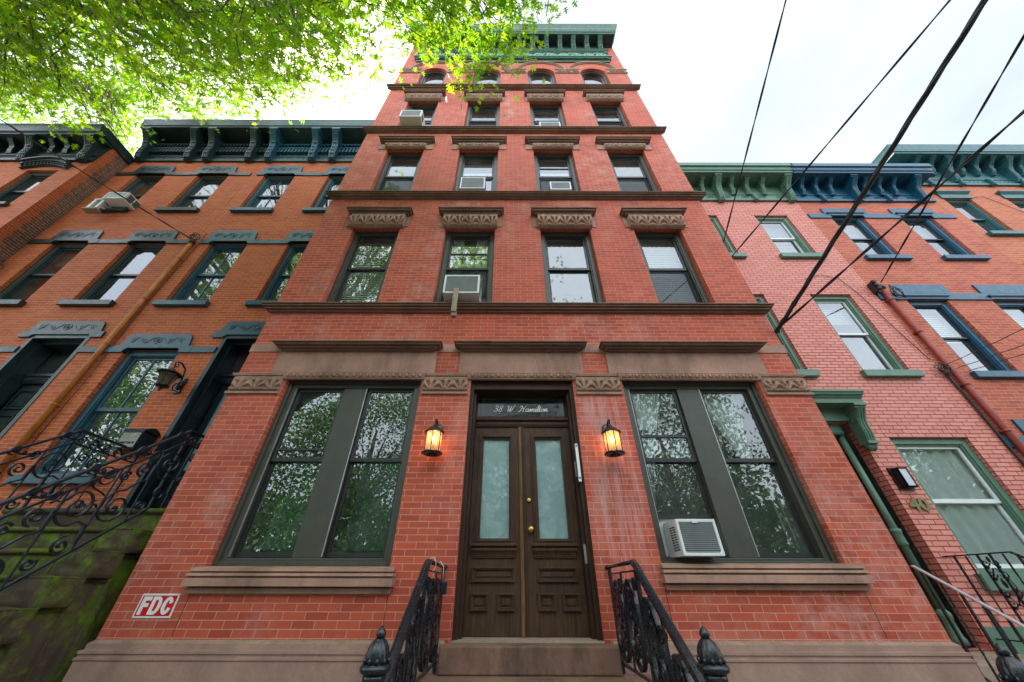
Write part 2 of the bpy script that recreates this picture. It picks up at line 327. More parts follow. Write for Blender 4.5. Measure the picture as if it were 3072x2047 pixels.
    def build(s, name, mat, parent=None, org=None, bevel=0):
        me = bpy.data.meshes.new(name); root = parent
        o3 = Vector((0,0,0))
        if parent is not None: o3 = Vector(parent.get('_o', (0,0,0)))
        elif org is not None: o3 = Vector(org)
        co = np.array(s.v, dtype=float).reshape(-1, 3)
        me.from_pydata((co-np.array(o3)).tolist(), [], s.f)
        me.polygons.foreach_set('use_smooth', s.sm); me.update()
        uv = me.uv_layers.new(name='UVMap')
        nl = len(me.loops); vi = np.empty(nl, int); me.loops.foreach_get('vertex_index', vi)
        nr = np.empty(len(me.polygons)*3); me.polygons.foreach_get('normal', nr); nr = np.abs(nr.reshape(-1, 3))
        lt = np.empty(len(me.polygons), int); me.polygons.foreach_get('loop_total', lt)
        ax = np.repeat(np.argmax(nr*np.array([1, 1.001, 1]), 1), lt); c = co[vi]
        U = np.where(ax == 0, c[:, 1]+.07, c[:, 0]); V = np.where(ax == 2, c[:, 1], c[:, 2])
        uv.data.foreach_set('uv', np.stack([U, V], 1).ravel())
        me.materials.append(MATS[mat]); o = bpy.data.objects.new(name, me); S.collection.objects.link(o)
        if parent is not None: o.parent = parent; o['_o'] = tuple(o3)
        else: o.location = o3; o['_o'] = tuple(o3)
        if bevel:
            b = o.modifiers.new('bevel', 'BEVEL'); b.width = bevel; b.segments = 2; b.limit_method = 'ANGLE'
        return o
def thing(name, label, cat, org, group=None):
    o = bpy.data.objects.new(name, None); S.collection.objects.link(o); o.location = org; o.empty_display_size = .2
    o['_o'] = tuple(float(v) for v in org); o['label'] = label; o['category'] = cat
    if group: o['group'] = group
    return o
def tag(o, label, cat, group=None):
    o['label'] = label; o['category'] = cat
    if group: o['group'] = group
    return o
def struct(o): o['kind'] = 'structure'; return o
def tree_copy(o, parent=None):
    c = o.copy(); S.collection.objects.link(c)
    if parent is not None: c.parent = parent
    for ch in [x for x in list(S.collection.objects) if x.parent == o]: tree_copy(ch, c)
    return c
def part_copy(o, dx, dz=0, dy=0):
    c = o.copy(); S.collection.objects.link(c); c.location = Vector(o.location)+Vector((dx, dy, dz)); return c
def text_mesh(txt, name, mat, parent, x0, x1, zc, h, Y, depth=.004, shear=0, bold=0, space=1.):
    cu = bpy.data.curves.new('tmp', 'FONT'); cu.body = txt; cu.size = 1; cu.extrude = .5; cu.shear = shear; cu.offset = bold; cu.space_character = space; cu.resolution_u = 4
    ob = bpy.data.objects.new('tmp', cu); S.collection.objects.link(ob); bpy.context.view_layer.update()
    me = bpy.data.meshes.new_from_object(ob.evaluated_get(bpy.context.evaluated_depsgraph_get()))
    V = np.array([v.co[:] for v in me.vertices]); F = [list(p.vertices) for p in me.polygons]
    bpy.data.objects.remove(ob); bpy.data.curves.remove(cu); bpy.data.meshes.remove(me)
    mn, mxx = V.min(0), V.max(0)
    X = x0+(V[:, 0]-mn[0])/(mxx[0]-mn[0])*(x1-x0); Z = zc+((V[:, 1]-mn[1])/(mxx[1]-mn[1])-.5)*h; YY = Y-(V[:, 2]+.5)*depth
    m = MB(); m.add(list(zip(X, YY, Z)), F); return m.build(name, mat, parent)
# ---------------------------------------------------------------- wall with openings
def wall(mb, x0, x1, z0, z1, Y, ops, depth=.2, arch=None):
    """ops: (xa, xb, za, zb[, rise]) ; the front sheet plus the reveals of each opening"""
    xs = sorted({x0, x1, *[o[0] for o in ops], *[o[1] for o in ops]}); zs = sorted({z0, z1, *[o[2] for o in ops], *[o[3] for o in ops]})
    for i in range(len(xs)-1):
        for j in range(len(zs)-1):
            cx, cz = (xs[i]+xs[i+1])/2, (zs[j]+zs[j+1])/2
            if any(o[0] < cx < o[1] and o[2] < cz < o[3] for o in ops): continue
            mb.quad((xs[i],Y,zs[j]),(xs[i+1],Y,zs[j]),(xs[i+1],Y,zs[j+1]),(xs[i],Y,zs[j+1]))
    for o in ops:
        xa, xb, za, zb = o[:4]; r = o[4] if len(o) > 4 else 0; d = Y+depth; zt = zb-r
        mb.quad((xa,Y,za),(xa,Y,zt),(xa,d,zt),(xa,d,za)); mb.quad((xb,Y,zt),(xb,Y,za),(xb,d,za),(xb,d,zt))
        mb.quad((xa,Y,za),(xa,d,za),(xb,d,za),(xb,Y,za))
        if not r: mb.quad((xa,Y,zb),(xb,Y,zb),(xb,d,zb),(xa,d,zb))
        else:
            n = 16; c = (xa+xb)/2; hw = (xb-xa)/2
            ar = [(c-hw*cos(pi*k/n), zt+r*sin(pi*k/n)) for k in range(n+1)]
            for k in range(n):
                (ax, az), (bx, bz) = ar[k], ar[k+1]
                mb.quad((ax,Y,az),(bx,Y,bz),(bx,Y,zb),(ax,Y,zb)); mb.quad((ax,Y,az),(bx,Y,bz),(bx,d,bz),(ax,d,az))
def shell(b, x0, x1, z1, Y, ops, mat, depth=.2, back=9., sidemat=None, z0=0, slabs=(), name='brick_wall'):
    m = MB(); wall(m, x0, x1, z0, z1, Y, ops, depth); w = m.build(name, mat, b)
    m = MB(); B = Y+back
    m.quad((x0,B,z0),(x0,Y,z0),(x0,Y,z1),(x0,B,z1)); m.quad((x1,Y,z0),(x1,B,z0),(x1,B,z1),(x1,Y,z1)); m.quad((x1,B,z0),(x0,B,z0),(x0,B,z1),(x1,B,z1))
    m.build('party_wall', sidemat or mat, b)
    m = MB(); m.quad((x0,Y,z1),(x1,Y,z1),(x1,B,z1),(x0,B,z1)); m.build('roof', 'roof_tar', b)
    m = MB()
    for z in slabs: m.box(x0+.03, x1-.03, Y+depth+.02, Y+4.5, z, z+.25)
    m.quad((x0+.02,Y+4.5,z0),(x1-.02,Y+4.5,z0),(x1-.02,Y+4.5,z1-.05),(x0+.02,Y+4.5,z1-.05))
    xm = [x0+.04, x1-.04] if x1-x0 < 5 else [x0+.04, (x0+x1)/2-.5, (x0+x1)/2+.6, x1-.04]
    for x in xm: m.quad((x,Y+depth+.03,z0),(x,Y+4.5,z0),(x,Y+4.5,z1-.05),(x,Y+depth+.03,z1-.05))
    m.build('interior', 'plaster', b)
    return w
# sash window: outer casing, two sashes, panes
def sash_window(b, x0, x1, z0, z1, Y, cas='charcoal_paint', sash='black_sash', cw=.07, sw=.045, split=.5, muntin=0, blind=None, gl='glass', rise=0, depth=.12, extra=None, edge=True, raised=0, curtain=False, scr=False):
    m = MB(); zt = z1
    if rise:
        m.box(x0, x0+cw, Y, Y+depth, z0, z1-rise); m.box(x1-cw, x1, Y, Y+depth, z0, z1-rise); n = 14; c = (x0+x1)/2; hw = (x1-x0)/2; zs = z1-rise
        for k in range(n):
            a0, a1 = pi*k/n, pi*(k+1)/n
            o0 = (c-hw*cos(a0), zs+rise*sin(a0)); o1 = (c-hw*cos(a1), zs+rise*sin(a1)); i0 = (c-(hw-cw)*cos(a0), zs+(rise-cw)*sin(a0)); i1 = (c-(hw-cw)*cos(a1), zs+(rise-cw)*sin(a1))
            m.prism([i0, i1, o1, o0], Y, Y+depth)
        m.box(x0+cw, x1-cw, Y, Y+depth, z0, z0+.04)
    else:
        m.frame(x0, x1, z0, z1, cw, Y, Y+depth, wb=.04)
        m.frame(x0+cw, x1-cw, z0+.04, z1-cw, .018, Y+.02, Y+depth-.002)
    w = m.build('window', cas, b, bevel=.004)
    ix0, ix1, iz0, iz1 = x0+cw+.012, x1-cw-.012, z0+.05, z1-cw-.01
    zm = iz0+(iz1-iz0)*split
    ys = Y+.055
    if edge: MB().box(ix0-.002, ix0+.006, ys-.006, ys, iz0, iz1).box(ix1-.006, ix1+.002, ys-.006, ys, iz0, iz1).build('track', 'alu_edge', w)
    for k, (za, zb, yy) in enumerate(((zm-.02, iz1, ys), (iz0+raised, zm+.02+raised, ys+.032))):
        m = MB()
        if rise and k == 0:
            m.box(ix0, ix0+sw, yy, yy+.03, za, z1-rise); m.box(ix1-sw, ix1, yy, yy+.03, za, z1-rise); m.box(ix0+sw, ix1-sw, yy, yy+.03, za, za+sw)
            c = (ix0+ix1)/2; hw = (ix1-ix0)/2; rr = rise-cw; n = 14; zs = z1-rise
            for q in range(n):
                a0, a1 = pi*q/n, pi*(q+1)/n
                m.prism([(c-(hw-sw)*cos(a0), zs+(rr-sw)*sin(a0)), (c-(hw-sw)*cos(a1), zs+(rr-sw)*sin(a1)), (c-hw*cos(a1), zs+rr*sin(a1)), (c-hw*cos(a0), zs+rr*sin(a0))], yy, yy+.03)
            s = m.build('sash', sash, w)
            pl = [(c-(hw-.02)*cos(pi*q/n), zs+(rr-.02)*sin(pi*q/n)) for q in range(n+1)]
            MB().add([(ix0+.01,yy+.015,za+.01)]+[(px,yy+.015,pz) for px, pz in pl]+[(ix1-.01,yy+.015,za+.01)], [tuple(range(n+3))[::-1]]).build('pane', gl, w)
            continue
        m.frame(ix0, ix1, za, zb, sw, yy, yy+.03, wb=sw*1.2)
        if muntin: cxm = (ix0+ix1)/2; m.box(cxm-.012, cxm+.012, yy+.002, yy+.026, za+sw, zb-sw)
        if extra and k == 0: m.box(ix0+sw, ix1-sw, yy+.001, yy+.025, extra-.012, extra+.012)
        m.build('sash', sash, w)
        e = .008
        g = MB().quad((ix0+e,yy+.016,za+e),(ix1-e,yy+.016,za+e),(ix1-e,yy+.016,zb-e),(ix0+e,yy+.016,zb-e)); g.build('pane', gl, w)
    if scr: MB().quad((ix0+.01,ys+.020,iz0),(ix1-.01,ys+.020,iz0),(ix1-.01,ys+.020,zm),(ix0+.01,ys+.020,zm)).build('screen', 'insect_screen', w)
    if blind:
        yb = Y+.20; hb, mt = blind
        m = MB(); zt = z1-cw; zb2 = zt-(zt-z0)*hb; n = int((zt-zb2)/.05)
        for q in range(n): z = zt-.05*(q+1); m.add([(x0+cw,yb,z),(x1-cw,yb,z),(x1-cw,yb+.02,z+.042),(x0+cw,yb+.02,z+.042)], [(0,1,2,3)])
        m.build('blind', mt, w)
    if curtain:
        m = MB(); yb = Y+.125
        for sx, (ca, cb) in (curtain if isinstance(curtain, (list, tuple)) else ((0, (x0+cw, x0+cw+.28)), (0, (x1-cw-.28, x1-cw)))):
            m.grid(40, 3, lambda u, v: (ca+(cb-ca)*u + sx*v, yb+.02*sin(u*34+v), z1-.02-(z1-z0)*(1-v) if False else z0+(z1-z0)*v))
        m.build('curtain', 'white_curtain' if isinstance(curtain, tuple) else 'sheer_curtain', w)
    return w
# ================================================================ ground
g = MB(); g.quad((-300,-300,-.15),(300,-300,-.15),(300,300,-.15),(-300,300,-.15)); struct(g.build('ground', 'concrete'))
g = MB(); g.box(-60, 60, -5.6, 9, -.148, 0); struct(g.build('pavement', 'concrete'))
g = MB(); g.quad((-60,-14,-.14),(60,-14,-.14),(60,-5.6,-.14),(-60,-5.6,-.14)); struct(g.build('road', 'asphalt'))
# ================================================================ shared ornament
def carved(m, x0, x1, zb, zt, Y, p, nu=150, nv=34, fans=5, amp=.032, flat=False):
    W = x1-x0; H = zt-zb
    cs = [(x0+W*(k+.5)/fans) for k in range(fans)] + [x0+W*k/fans for k in range(fans+1)]
    def prof(v):                                                # v 0 bottom .. 1 top
        if flat: return p*min(1, v*14, (1-v)*14)
        return p*(.04+.96*math.sin(pi*min(1, .12+v*.62))**.7) if v > .03 else 0
    def fn(u, v):
        k = round(u*(nu-1))
        if k == 0: return (x0, Y, zb+H*v)
        if k == nu-1: return (x1, Y, zb+H*v)
        x = x0+W*(k-1)/(nu-3); z = zb+H*v; h = 0; hole = 0
        for i, c in enumerate(cs):
            up = i < fans; cz = zb+H*(.02 if up else .98); dx = (x-c)/(W/fans); dz = (z-cz)/H*(1 if up else -1)
            r = math.hypot(dx*1.15, dz); 
            if r < .92 and dz > -.02:
                th = math.atan2(dx, max(dz, .001)); env = max(0, 1-(r/.92)**4)*(1 if up else .55)
                h = max(h, env*(.5+.5*cos(th*9))*min(1, r*5) + .25*env*(r < .2))
                if up and .34 < r < .74 and cos(th*9) < -.35: hole = 1
        pr = prof(v); return (x, Y-pr-amp*h*min(1, pr/p*1.4)+amp*1.5*hole*min(1, pr/p), z)
    return m.grid(nu, nv, fn)
def scroll_band(m, x0, x1, zb, zt, Y, unit=.34, th=.014):          # running leaf scrolls in relief
    n = max(1, round((x1-x0)/unit)); u = (x1-x0)/n; H = zt-zb
    for k in range(n):
        c = x0+u*(k+.5); s = 1 if k % 2 else -1
        pts = []
        for i in range(22):
            a = i/21*2*pi*1.35; r = (H*.40)*(1-i/26); pts.append((c+r*cos(a)*1.1, Y-.01, (zb+zt)/2+s*r*sin(a)))
        m.tube(pts, th, 5)
        m.tube([(c-u/2, Y-.01, zb+H*.5-s*H*.3), (c-u*.2, Y-.012, zb+H*.5-s*H*.42), (c+u*.3, Y-.012, zb+H*.5-s*H*.2), (c+u*.5, Y-.01, zb+H*.5+s*H*.3)], th*.9, 5)
        for q in range(4): aa = q*1.5+k; m.ball((c+.62*u*(q/4-.35), Y-.008, (zb+zt)/2+H*.28*sin(aa*2)), th*1.7, th, th*1.2, 6, 4)
def bracket_mesh(m, xc, w, Y, p0, p1, z0, z1, cap=.03, ribs=True, leaf=False):
    n = 18; pts = []
    for i in range(n+1):
        t = i/n; s = p0+(p1-p0)*(.16+.84*t**1.5)+.10*(p1-p0)*sin(2*pi*t*1.05+.4)
        pts.append((Y-s, z0+(z1-z0)*.86*t))
    poly = [(Y, z0)]+pts+[(Y, pts[-1][1])]
    m.prismx(poly, xc-w/2, xc+w/2)
    zc = pts[-1][1]
    m.box(xc-w/2-cap*.5, xc+w/2+cap*.5, Y-p1-.0, Y, zc, zc+(z1-zc)*.45); m.box(xc-w/2-cap, xc+w/2+cap, Y-p1-.03, Y, zc+(z1-zc)*.45, z1-.002)
    if ribs:
        for dx in (-.3, 0, .3): m.prismx([(y-.012, z) for y, z in pts]+[(y+.004, z) for y, z in pts[::-1]], xc+dx*w-w*.07, xc+dx*w+w*.07)
    m.box(xc-w/2-.012, xc+w/2+.012, Y-p0-.05, Y, z0-.04, z0)
    for sx in (-1, 1):                                              # volutes on both cheeks
        x = xc+sx*(w/2+.003); c = (pts[12][0]+.10*(p1-p0)+.03, z0+(z1-z0)*.58); R = (p1-p0)*.20+.02
        sp = [(x, c[0]+R*(1-i/20)*cos(i*.55), c[1]+R*(1-i/20)*sin(i*.55)) for i in range(18)]
        m.tube(sp, .008, 4)
    if leaf:
        for i in range(4): t = i/4; y, z = pts[3+i*3]; m.ball((xc, y-.01, z), w*.42, .02, .035, 8, 4)
_S = [(0, 0), (.045, .015), (.045, .055), (.022, .06), (.022, .075), (.085, .08), (.09, .125), (.055, .13), (.055, .145), (.12, .15), (.125, .19), (.095, .195), (.095, .208), (.145, .213), (.145, .258), (0, .30)]
STRING = [(p, z*.43) for p, z in _S]
HOOD = [(.0, 0), (.04, .0), (.05, .03), (.03, .035), (.03, .045), (.09, .05), (.10, .085), (.07, .09), (.07, .10), (.14, .105), (.15, .145), (.12, .15), (.12, .16), (.17, .163), (.17, .205), (0, .225)]
# ================================================================ building 38
B38 = thing('apartment_building', 'tall five storey red brick apartment house with brownstone trim, green cornice and double wooden door', 'building', (.155, 0, 0))
X0, X1 = -3.66, 3.95
COL = [(-2.96, -2.07), (-1.20, -.26), (.60, 1.55), (2.38, 3.28)]
ops = [(-2.97, -1.16, 1.71, 3.84), (-.50, .86, 1.15, 3.84), (1.52, 3.34, 1.72, 3.84)]
for a, b in COL: ops += [(a, b, 5.12, 7.13), (a, b, 8.205, 10.24), (a, b, 11.235, 13.18), (a+.02, b-.02, 14.225, 16.02, .47)]
shell(B38, X0, X1, 18.3, 0, ops, 'red_brick', .24, 10, slabs=(3.95, 7.3, 10.5, 13.5, 16.9))
for a, b in ((X0, -.56), (.93, X1)):
    m = MB(); m.loft(a, b, 0, [(.0, 0), (.05, 0), (.05, 1.03), (.058, 1.04), (.058, 1.055), (.045, 1.06), (.045, 1.075), (.055, 1.08), (.055, 1.10), (.03, 1.105), (.03, 1.145), (.015, 1.155), (0, 1.168)], *( (1, 0) if a < -1 else (0, 1)))
    m.build('stone_base', 'base_stone', B38)
for z in (4.97, 8.05, 11.06, 14.0):
    MB().loft(X0, X1, 0, [(p, z+q) for p, q in STRING], .75, .75).build('string_course', 'dark_brownstone', B38)
# brownstone blocks over the ground floor openings
for a, b in ((-3.21, -1.0), (-.675, 1.022), (1.365, 3.52)): MB().box(a, b, -.028, .05, 3.885, 4.25).build('lintel_stone', 'brownstone', B38)
for a, b in ((X0-.012, -3.21), (-1.0, -.675), (1.022, 1.365), (3.52, X1+.012)): MB().box(a, b, -.012, .05, 4.25, 4.385).build('belt_stone', 'brownstone', B38)
for x in (-3.0, -1.13, 1.50, 3.39): MB().box(x-.003, x+.003, -.0015, .01, 1.19, 1.54).build('movement_joint', 'cable_black', B38)
for a, b in ((-3.10, -1.09), (-.58, .92), (1.45, 3.41)):
    MB().loft(a, b, -.028, [(p, 4.235+q*.42) for p, q in HOOD]).build('hood_moulding', 'dark_brownstone', B38)
for a, b in ((-2.99, -1.14), (-.52, .88), (1.50, 3.36)):             # egg and dart strip
    m = MB(); m.loft(a+.02, b-.02, 0, [(0, 3.80), (.03, 3.805), (.035, 3.815), (.055, 3.875), (.06, 3.885), (0, 3.885)]); n = int((b-a)/.085)
    for k in range(n):
        x = a+.04+(b-a-.08)*k/(n-1); m.ball((x, -.052, 3.848), .022, .018, .026, 8, 5)
        if k < n-1: m.box(x+.036, x+.042, -.06, -.03, 3.82, 3.875)
    m.build('egg_moulding', 'brownstone_carved', B38)
CAP = ((X0-.0, -3.0), (-1.13, -.53), (.89, 1.49), (3.37, X1+.0))
for i, (a, b) in enumerate(CAP):
    m = MB(); m.loft(a, b, 0, [(0, 3.585), (.03, 3.59), (.03, 3.62), (.012, 3.625), (.012, 3.85), (.035, 3.855), (.045, 3.885), (0, 3.89)], 1 if i == 0 else 0, 1 if i == 3 else 0)
    carved(m, a+.01, b-.01, 3.63, 3.845, -.006, .022, 60, 20, 3, .03, True)
    m.build('carved_capital', 'brownstone_carved', B38)
# shaft of plain stone beside each ground floor opening head
# window hoods of the upper floors
def hood(b, xc, hw, z, blk, kind):
    m = MB(); m.loft(xc-hw+.10, xc+hw-.10, 0, [(p, z+q*.72) for p, q in HOOD]); h = m.build('window_hood', 'dark_brownstone', b)
    return h
for (a, b) in COL:
    c = (a+b)/2
    hood(B38, c, .565, 7.41, None, 0)
    MB().box(c-.60, c+.60, -.012, .03, 7.14, 7.44).build('backing_stone', 'brownstone', B38)
    carved(MB(), c-.515, c+.515, 7.085, 7.415, -.01, .10).build('carved_lintel', 'brownstone_carved', B38)
    hood(B38, c, .61, 10.42, None, 0)
    MB().box(c-.66, c+.66, -.02, .03, 10.2405, 10.45).box(c-.66, c-.5, -.02, .03, 10.20, 10.24).box(c+.5, c+.66, -.02, .03, 10.20, 10.24).build('backing_stone', 'brownstone', B38)
    carved(MB(), c-.49, c+.49, 10.20, 10.37, -.022, .07, 90, 14, 4, .022).build('carved_lintel', 'brownstone_carved', B38)
    hood(B38, c, .545, 13.43, None, 0)
    MB().box(c-.60, c+.60, -.012, .03, 13.19, 13.46).build('backing_stone', 'brownstone', B38)
    carved(MB(), c-.53, c+.53, 13.13, 13.435, -.01, .10, 80, 18).build('carved_lintel', 'brownstone_carved', B38)
    # arch ring of the top floor
    m = MB(); n = 28
    for k in range(n):
        q0, q1 = pi*k/n, pi*(k+1)/n
        for r0, r1, y in ((.76, .80, -.03), (.80, .845, -.055)):
            A = [(c-r0*cos(q0), 15.72+r0*sin(q0)), (c-r0*cos(q1), 15.72+r0*sin(q1)), (c-r1*cos(q1), 15.72+r1*sin(q1)), (c-r1*cos(q0), 15.72+r1*sin(q0))]
            m.prism(A, y, .0)
    m.build('arch_moulding', 'brownstone', B38)
xs = [X0]+[v for a, b in COL for v in (a-.005, b+.005)]+[X1]
for k in range(0, 10, 2):
    a, b = xs[k], xs[k+1]; m = MB(); m.loft(a, b, 0, [(0, 15.50), (.035, 15.51), (.035, 15.54), (.02, 15.55), (.02, 15.80), (.045, 15.82), (.045, 15.85), (0, 15.86)], 1 if k == 0 else 0, 1 if k == 8 else 0)
    scroll_band(m, a+.03, b-.03, 15.56, 15.79, -.022, .26, .012); m.build('impost_band', 'brownstone_carved', B38)
# cornice
C0, C1 = -3.24, 3.52
cor = MB(); cor.loft(C0, C1, 0, [(0, 16.58), (.04, 16.58), (.05, 16.64), (.03, 16.65), (.03, 16.70), (.09, 16.72), (.09, 16.82), (.13, 16.84), (.13, 16.91), (.05, 16.95), (.05, 17.38), (.09, 17.41), (.09, 17.56), (.13, 17.58), (.13, 17.64), (.05, 17.66), (.05, 18.30)])
cor.loft(C0, C1, 0, [(0, 18.3), (.42, 18.3), (.42, 18.42), (.45, 18.44), (.45, 18.50), (.48, 18.56), (.50, 18.66), (.55, 18.80), (.57, 18.84), (.57, 18.93), (0, 18.98)])
K = cor.build('cornice', 'green_cornice', B38)
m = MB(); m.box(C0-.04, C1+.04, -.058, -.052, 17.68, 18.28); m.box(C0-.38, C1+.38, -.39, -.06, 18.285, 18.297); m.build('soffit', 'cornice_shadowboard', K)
m = MB(); scroll_band(m, C0+.02, C1, 16.97, 17.37, -.055, .44, .030); m.build('scroll_frieze', 'green_relief', K)
for z, p, w_ in ((16.74, .09, .035), (17.49, .09, .03)): MB().comb(C0, C1, int((C1-C0)/.075), w_, z-.035, z+.05, z+.03, -p-.025, -p).build('dentil_strip', 'green_cornice', K)
nb = 14
for k in range(nb):
    m = MB(); bracket_mesh(m, C0+.12+(C1-C0-.24)*k/(nb-1), .15, -.05, .02, .31, 17.70, 18.28, .022, leaf=True); m.build('bracket', 'green_cornice', K)
# ---- windows of 38
def big_window(x0, x1, z0, z1, kind):
    Y = .10; w = MB(); mull = .30; cw = .10; mid = (x0+x1)/2
    w.frame(x0, x1, z0, z1, .045, Y-.03, Y+.03, wb=.05); w.frame(x0+.045, x1-.045, z0+.05, z1-.045, cw-.045, Y, Y+.1, wb=.03); w.box(mid-mull/2, mid+mull/2, Y+.01, Y+.12, z0+.08, z1-cw)
    W = w.build('window', 'charcoal_paint', B38, bevel=.005)
    for s, (a, b) in enumerate(((x0+cw, mid-mull/2), (mid+mull/2, x1-cw))):
        za, zb = z0+.09, z1-cw; zm = (za+zb)/2+.03; raised = .36 if (kind == 'R' and s == 0) else 0
        gl = 'green_glass' if kind == 'L' else 'ground_glass'
        MB().box(a, a+.008, Y+.012, Y+.03, za, zb).build('track', 'alu_edge', W)
        for k, (p, q, yy) in enumerate(((zm-.025, zb, Y+.05), (za+raised, zm+.025+raised, Y+.085))):
            m = MB(); m.frame(a+.01, b-.005, p, q, .035, yy, yy+.03, wb=.045)
            if k == 0 and kind == 'L' and s == 0: m.box(a+.045, b-.04, yy-.004, yy+.02, p+.13, p+.155)
            if k == 0 and kind == 'R' and s == 0: m.box(a+.045, b-.04, yy-.004, yy+.02, p+.30, p+.33)
            sh = m.build('sash', 'black_sash', W)
            MB().quad((a+.02,yy+.016,p+.02),(b-.015,yy+.016,p+.02),(b-.015,yy+.016,q-.02),(a+.02,yy+.016,q-.02)).build('pane', gl, W)
        if kind == 'R': MB().quad((a+.02,Y+.104,za+.02+raised),(b-.02,Y+.104,za+.02+raised),(b-.02,Y+.104,zm+raised*.0),(a+.02,Y+.104,zm)).build('screen', 'insect_screen', W)
        if kind == 'L':
            MB().grid(12, 4, lambda u, v: (a+(b-a)*u, Y+.5+.05*sin(u*5), za+(zb-za)*(.05+.55*v))).build('blind', 'blind_green', W)
            if s == 0: MB().box(a+.04, b-.04, Y+.17, Y+.185, zb-.16, zb).build('blind_head', 'grey_metal', W)
        else:
            if s == 0: MB().grid(40, 12, lambda u, v: (a+.02+(.05+.42*v**1.3)*u, Y+.15+.02*sin(u*30+v*2), za+.5+(zb-za-.5)*v)).build('curtain', 'white_curtain', W)
            else: MB().grid(60, 24, lambda u, v: (a+.02+(b-a-.03)*(.18+.80*v**1.2)*u+(1-v)*.50*(b-a), Y+.16+.03*sin(u*26+v*3), zb-.95+.95*v)).build('curtain', 'white_curtain', W)
            if s == 1: MB().box(b-.16, b-.14, Y+.19, Y+.2, za+.1, zm+.05).box(b-.08, b-.065, Y+.19, Y+.2, za+.1, zm+.05).build('shutter_edge', 'blind_white', W)
    return W
big_window(-2.965, -1.165, 1.71, 3.835, 'L'); big_window(1.525, 3.335, 1.72, 3.835, 'R')
SILL = [(0, 0), (.04, .0), (.045, .04), (.02, .045), (.02, .05), (.10, .055), (.10, .115), (.065, .12), (.065, .13), (.095, .135), (.09, .155), (.055, .16), (.055, .168), (.08, .172), (.075, .20), (0, .215)]
for a, b, z in ((-3.02, -1.12, 1.50), (1.52, 3.42, 1.535)):
    m = MB(); m.loft(a, b, 0, [(p, z+q) for p, q in SILL], .35, .35); m.build('window_sill', 'dark_brownstone' if 0 else 'brownstone', B38)
fl = [(5.12, 7.13), (8.205, 10.24), (11.235, 13.18)]
opt = {(0,0): dict(blind=(.0, 'blind_white')), }
for i, (z0, z1) in enumerate(fl):
    for j, (a, b) in enumerate(COL):
        kw = dict(split=.52, scr=(i+j) % 2 == 1 or j == 3)
        if (i, j) == (0, 0): kw['blind'] = (1., 'blind_white')
        if (i, j) == (0, 1): kw.update(extra=6.55, curtain=True, raised=.33)
        if (i, j) == (0, 3): kw['blind'] = (1., 'blind_white')
        if (i, j) == (1, 0): kw['blind'] = (.98, 'blind_white')
        if (i, j) == (1, 1): kw.update(raised=.3, extra=9.72, blind=(.3, 'blind_white'))
        if (i, j) == (1, 2): kw.update(raised=.3, extra=9.62)
        if (i, j) == (1, 3): kw['blind'] = (.5, 'blind_white')
        if (i, j) == (2, 0): kw.update(raised=.35)
        if (i, j) == (2, 2): kw.update(raised=.32, extra=12.7)
        if (i, j) in ((2, 1), (2, 3)): kw['blind'] = (.35, 'blind_white')
        sash_window(B38, a+.003, b-.003, z0+.002, z1-.002, .10, cw=.075, **kw)
for a, b in COL: sash_window(B38, a+.023, b-.023, 14.23, 16.015, .10, cw=.075, rise=.465, split=.42, blind=(.0, 'blind_white'))
# ---- door of 38
m = MB(); YD = .26
m.box(-.50, -.455, .05, YD+.05, 1.155, 3.83); m.box(.815, .86, .05, YD+.05, 1.155, 3.83); m.box(-.455, .815, .06, YD+.05, 3.70, 3.83)
m.box(-.52, -.485, .02, .08, 1.155, 3.80); m.box(.845, .88, .02, .08, 1.155, 3.80)
m.box(-.455, -.425, .13, YD+.04, 1.157, 3.70); m.box(.785, .815, .13, YD+.04, 1.157, 3.70)
m.loft(-.455, .815, YD+.03, [(0, 3.25), (.05, 3.25), (.06, 3.28), (.06, 3.31), (.09, 3.33), (.09, 3.36), (.05, 3.385), (0, 3.39)], 0, 0)
m.frame(-.425, .785, 3.388, 3.702, .012, YD, YD+.04)
DF = m.build('door_frame', 'frame_wood', B38, bevel=.003)
MB().quad((-.42,YD+.02,3.39),(.78,YD+.02,3.39),(.78,YD+.02,3.70),(-.42,YD+.02,3.70)).build('transom_pane', 'transom_glass', DF)
MB().quad((-.5,.9,3.3),(.86,.9,3.3),(.86,.9,4.0),(-.5,.9,4.0)).build('vestibule_wall', 'blind_green', DF)
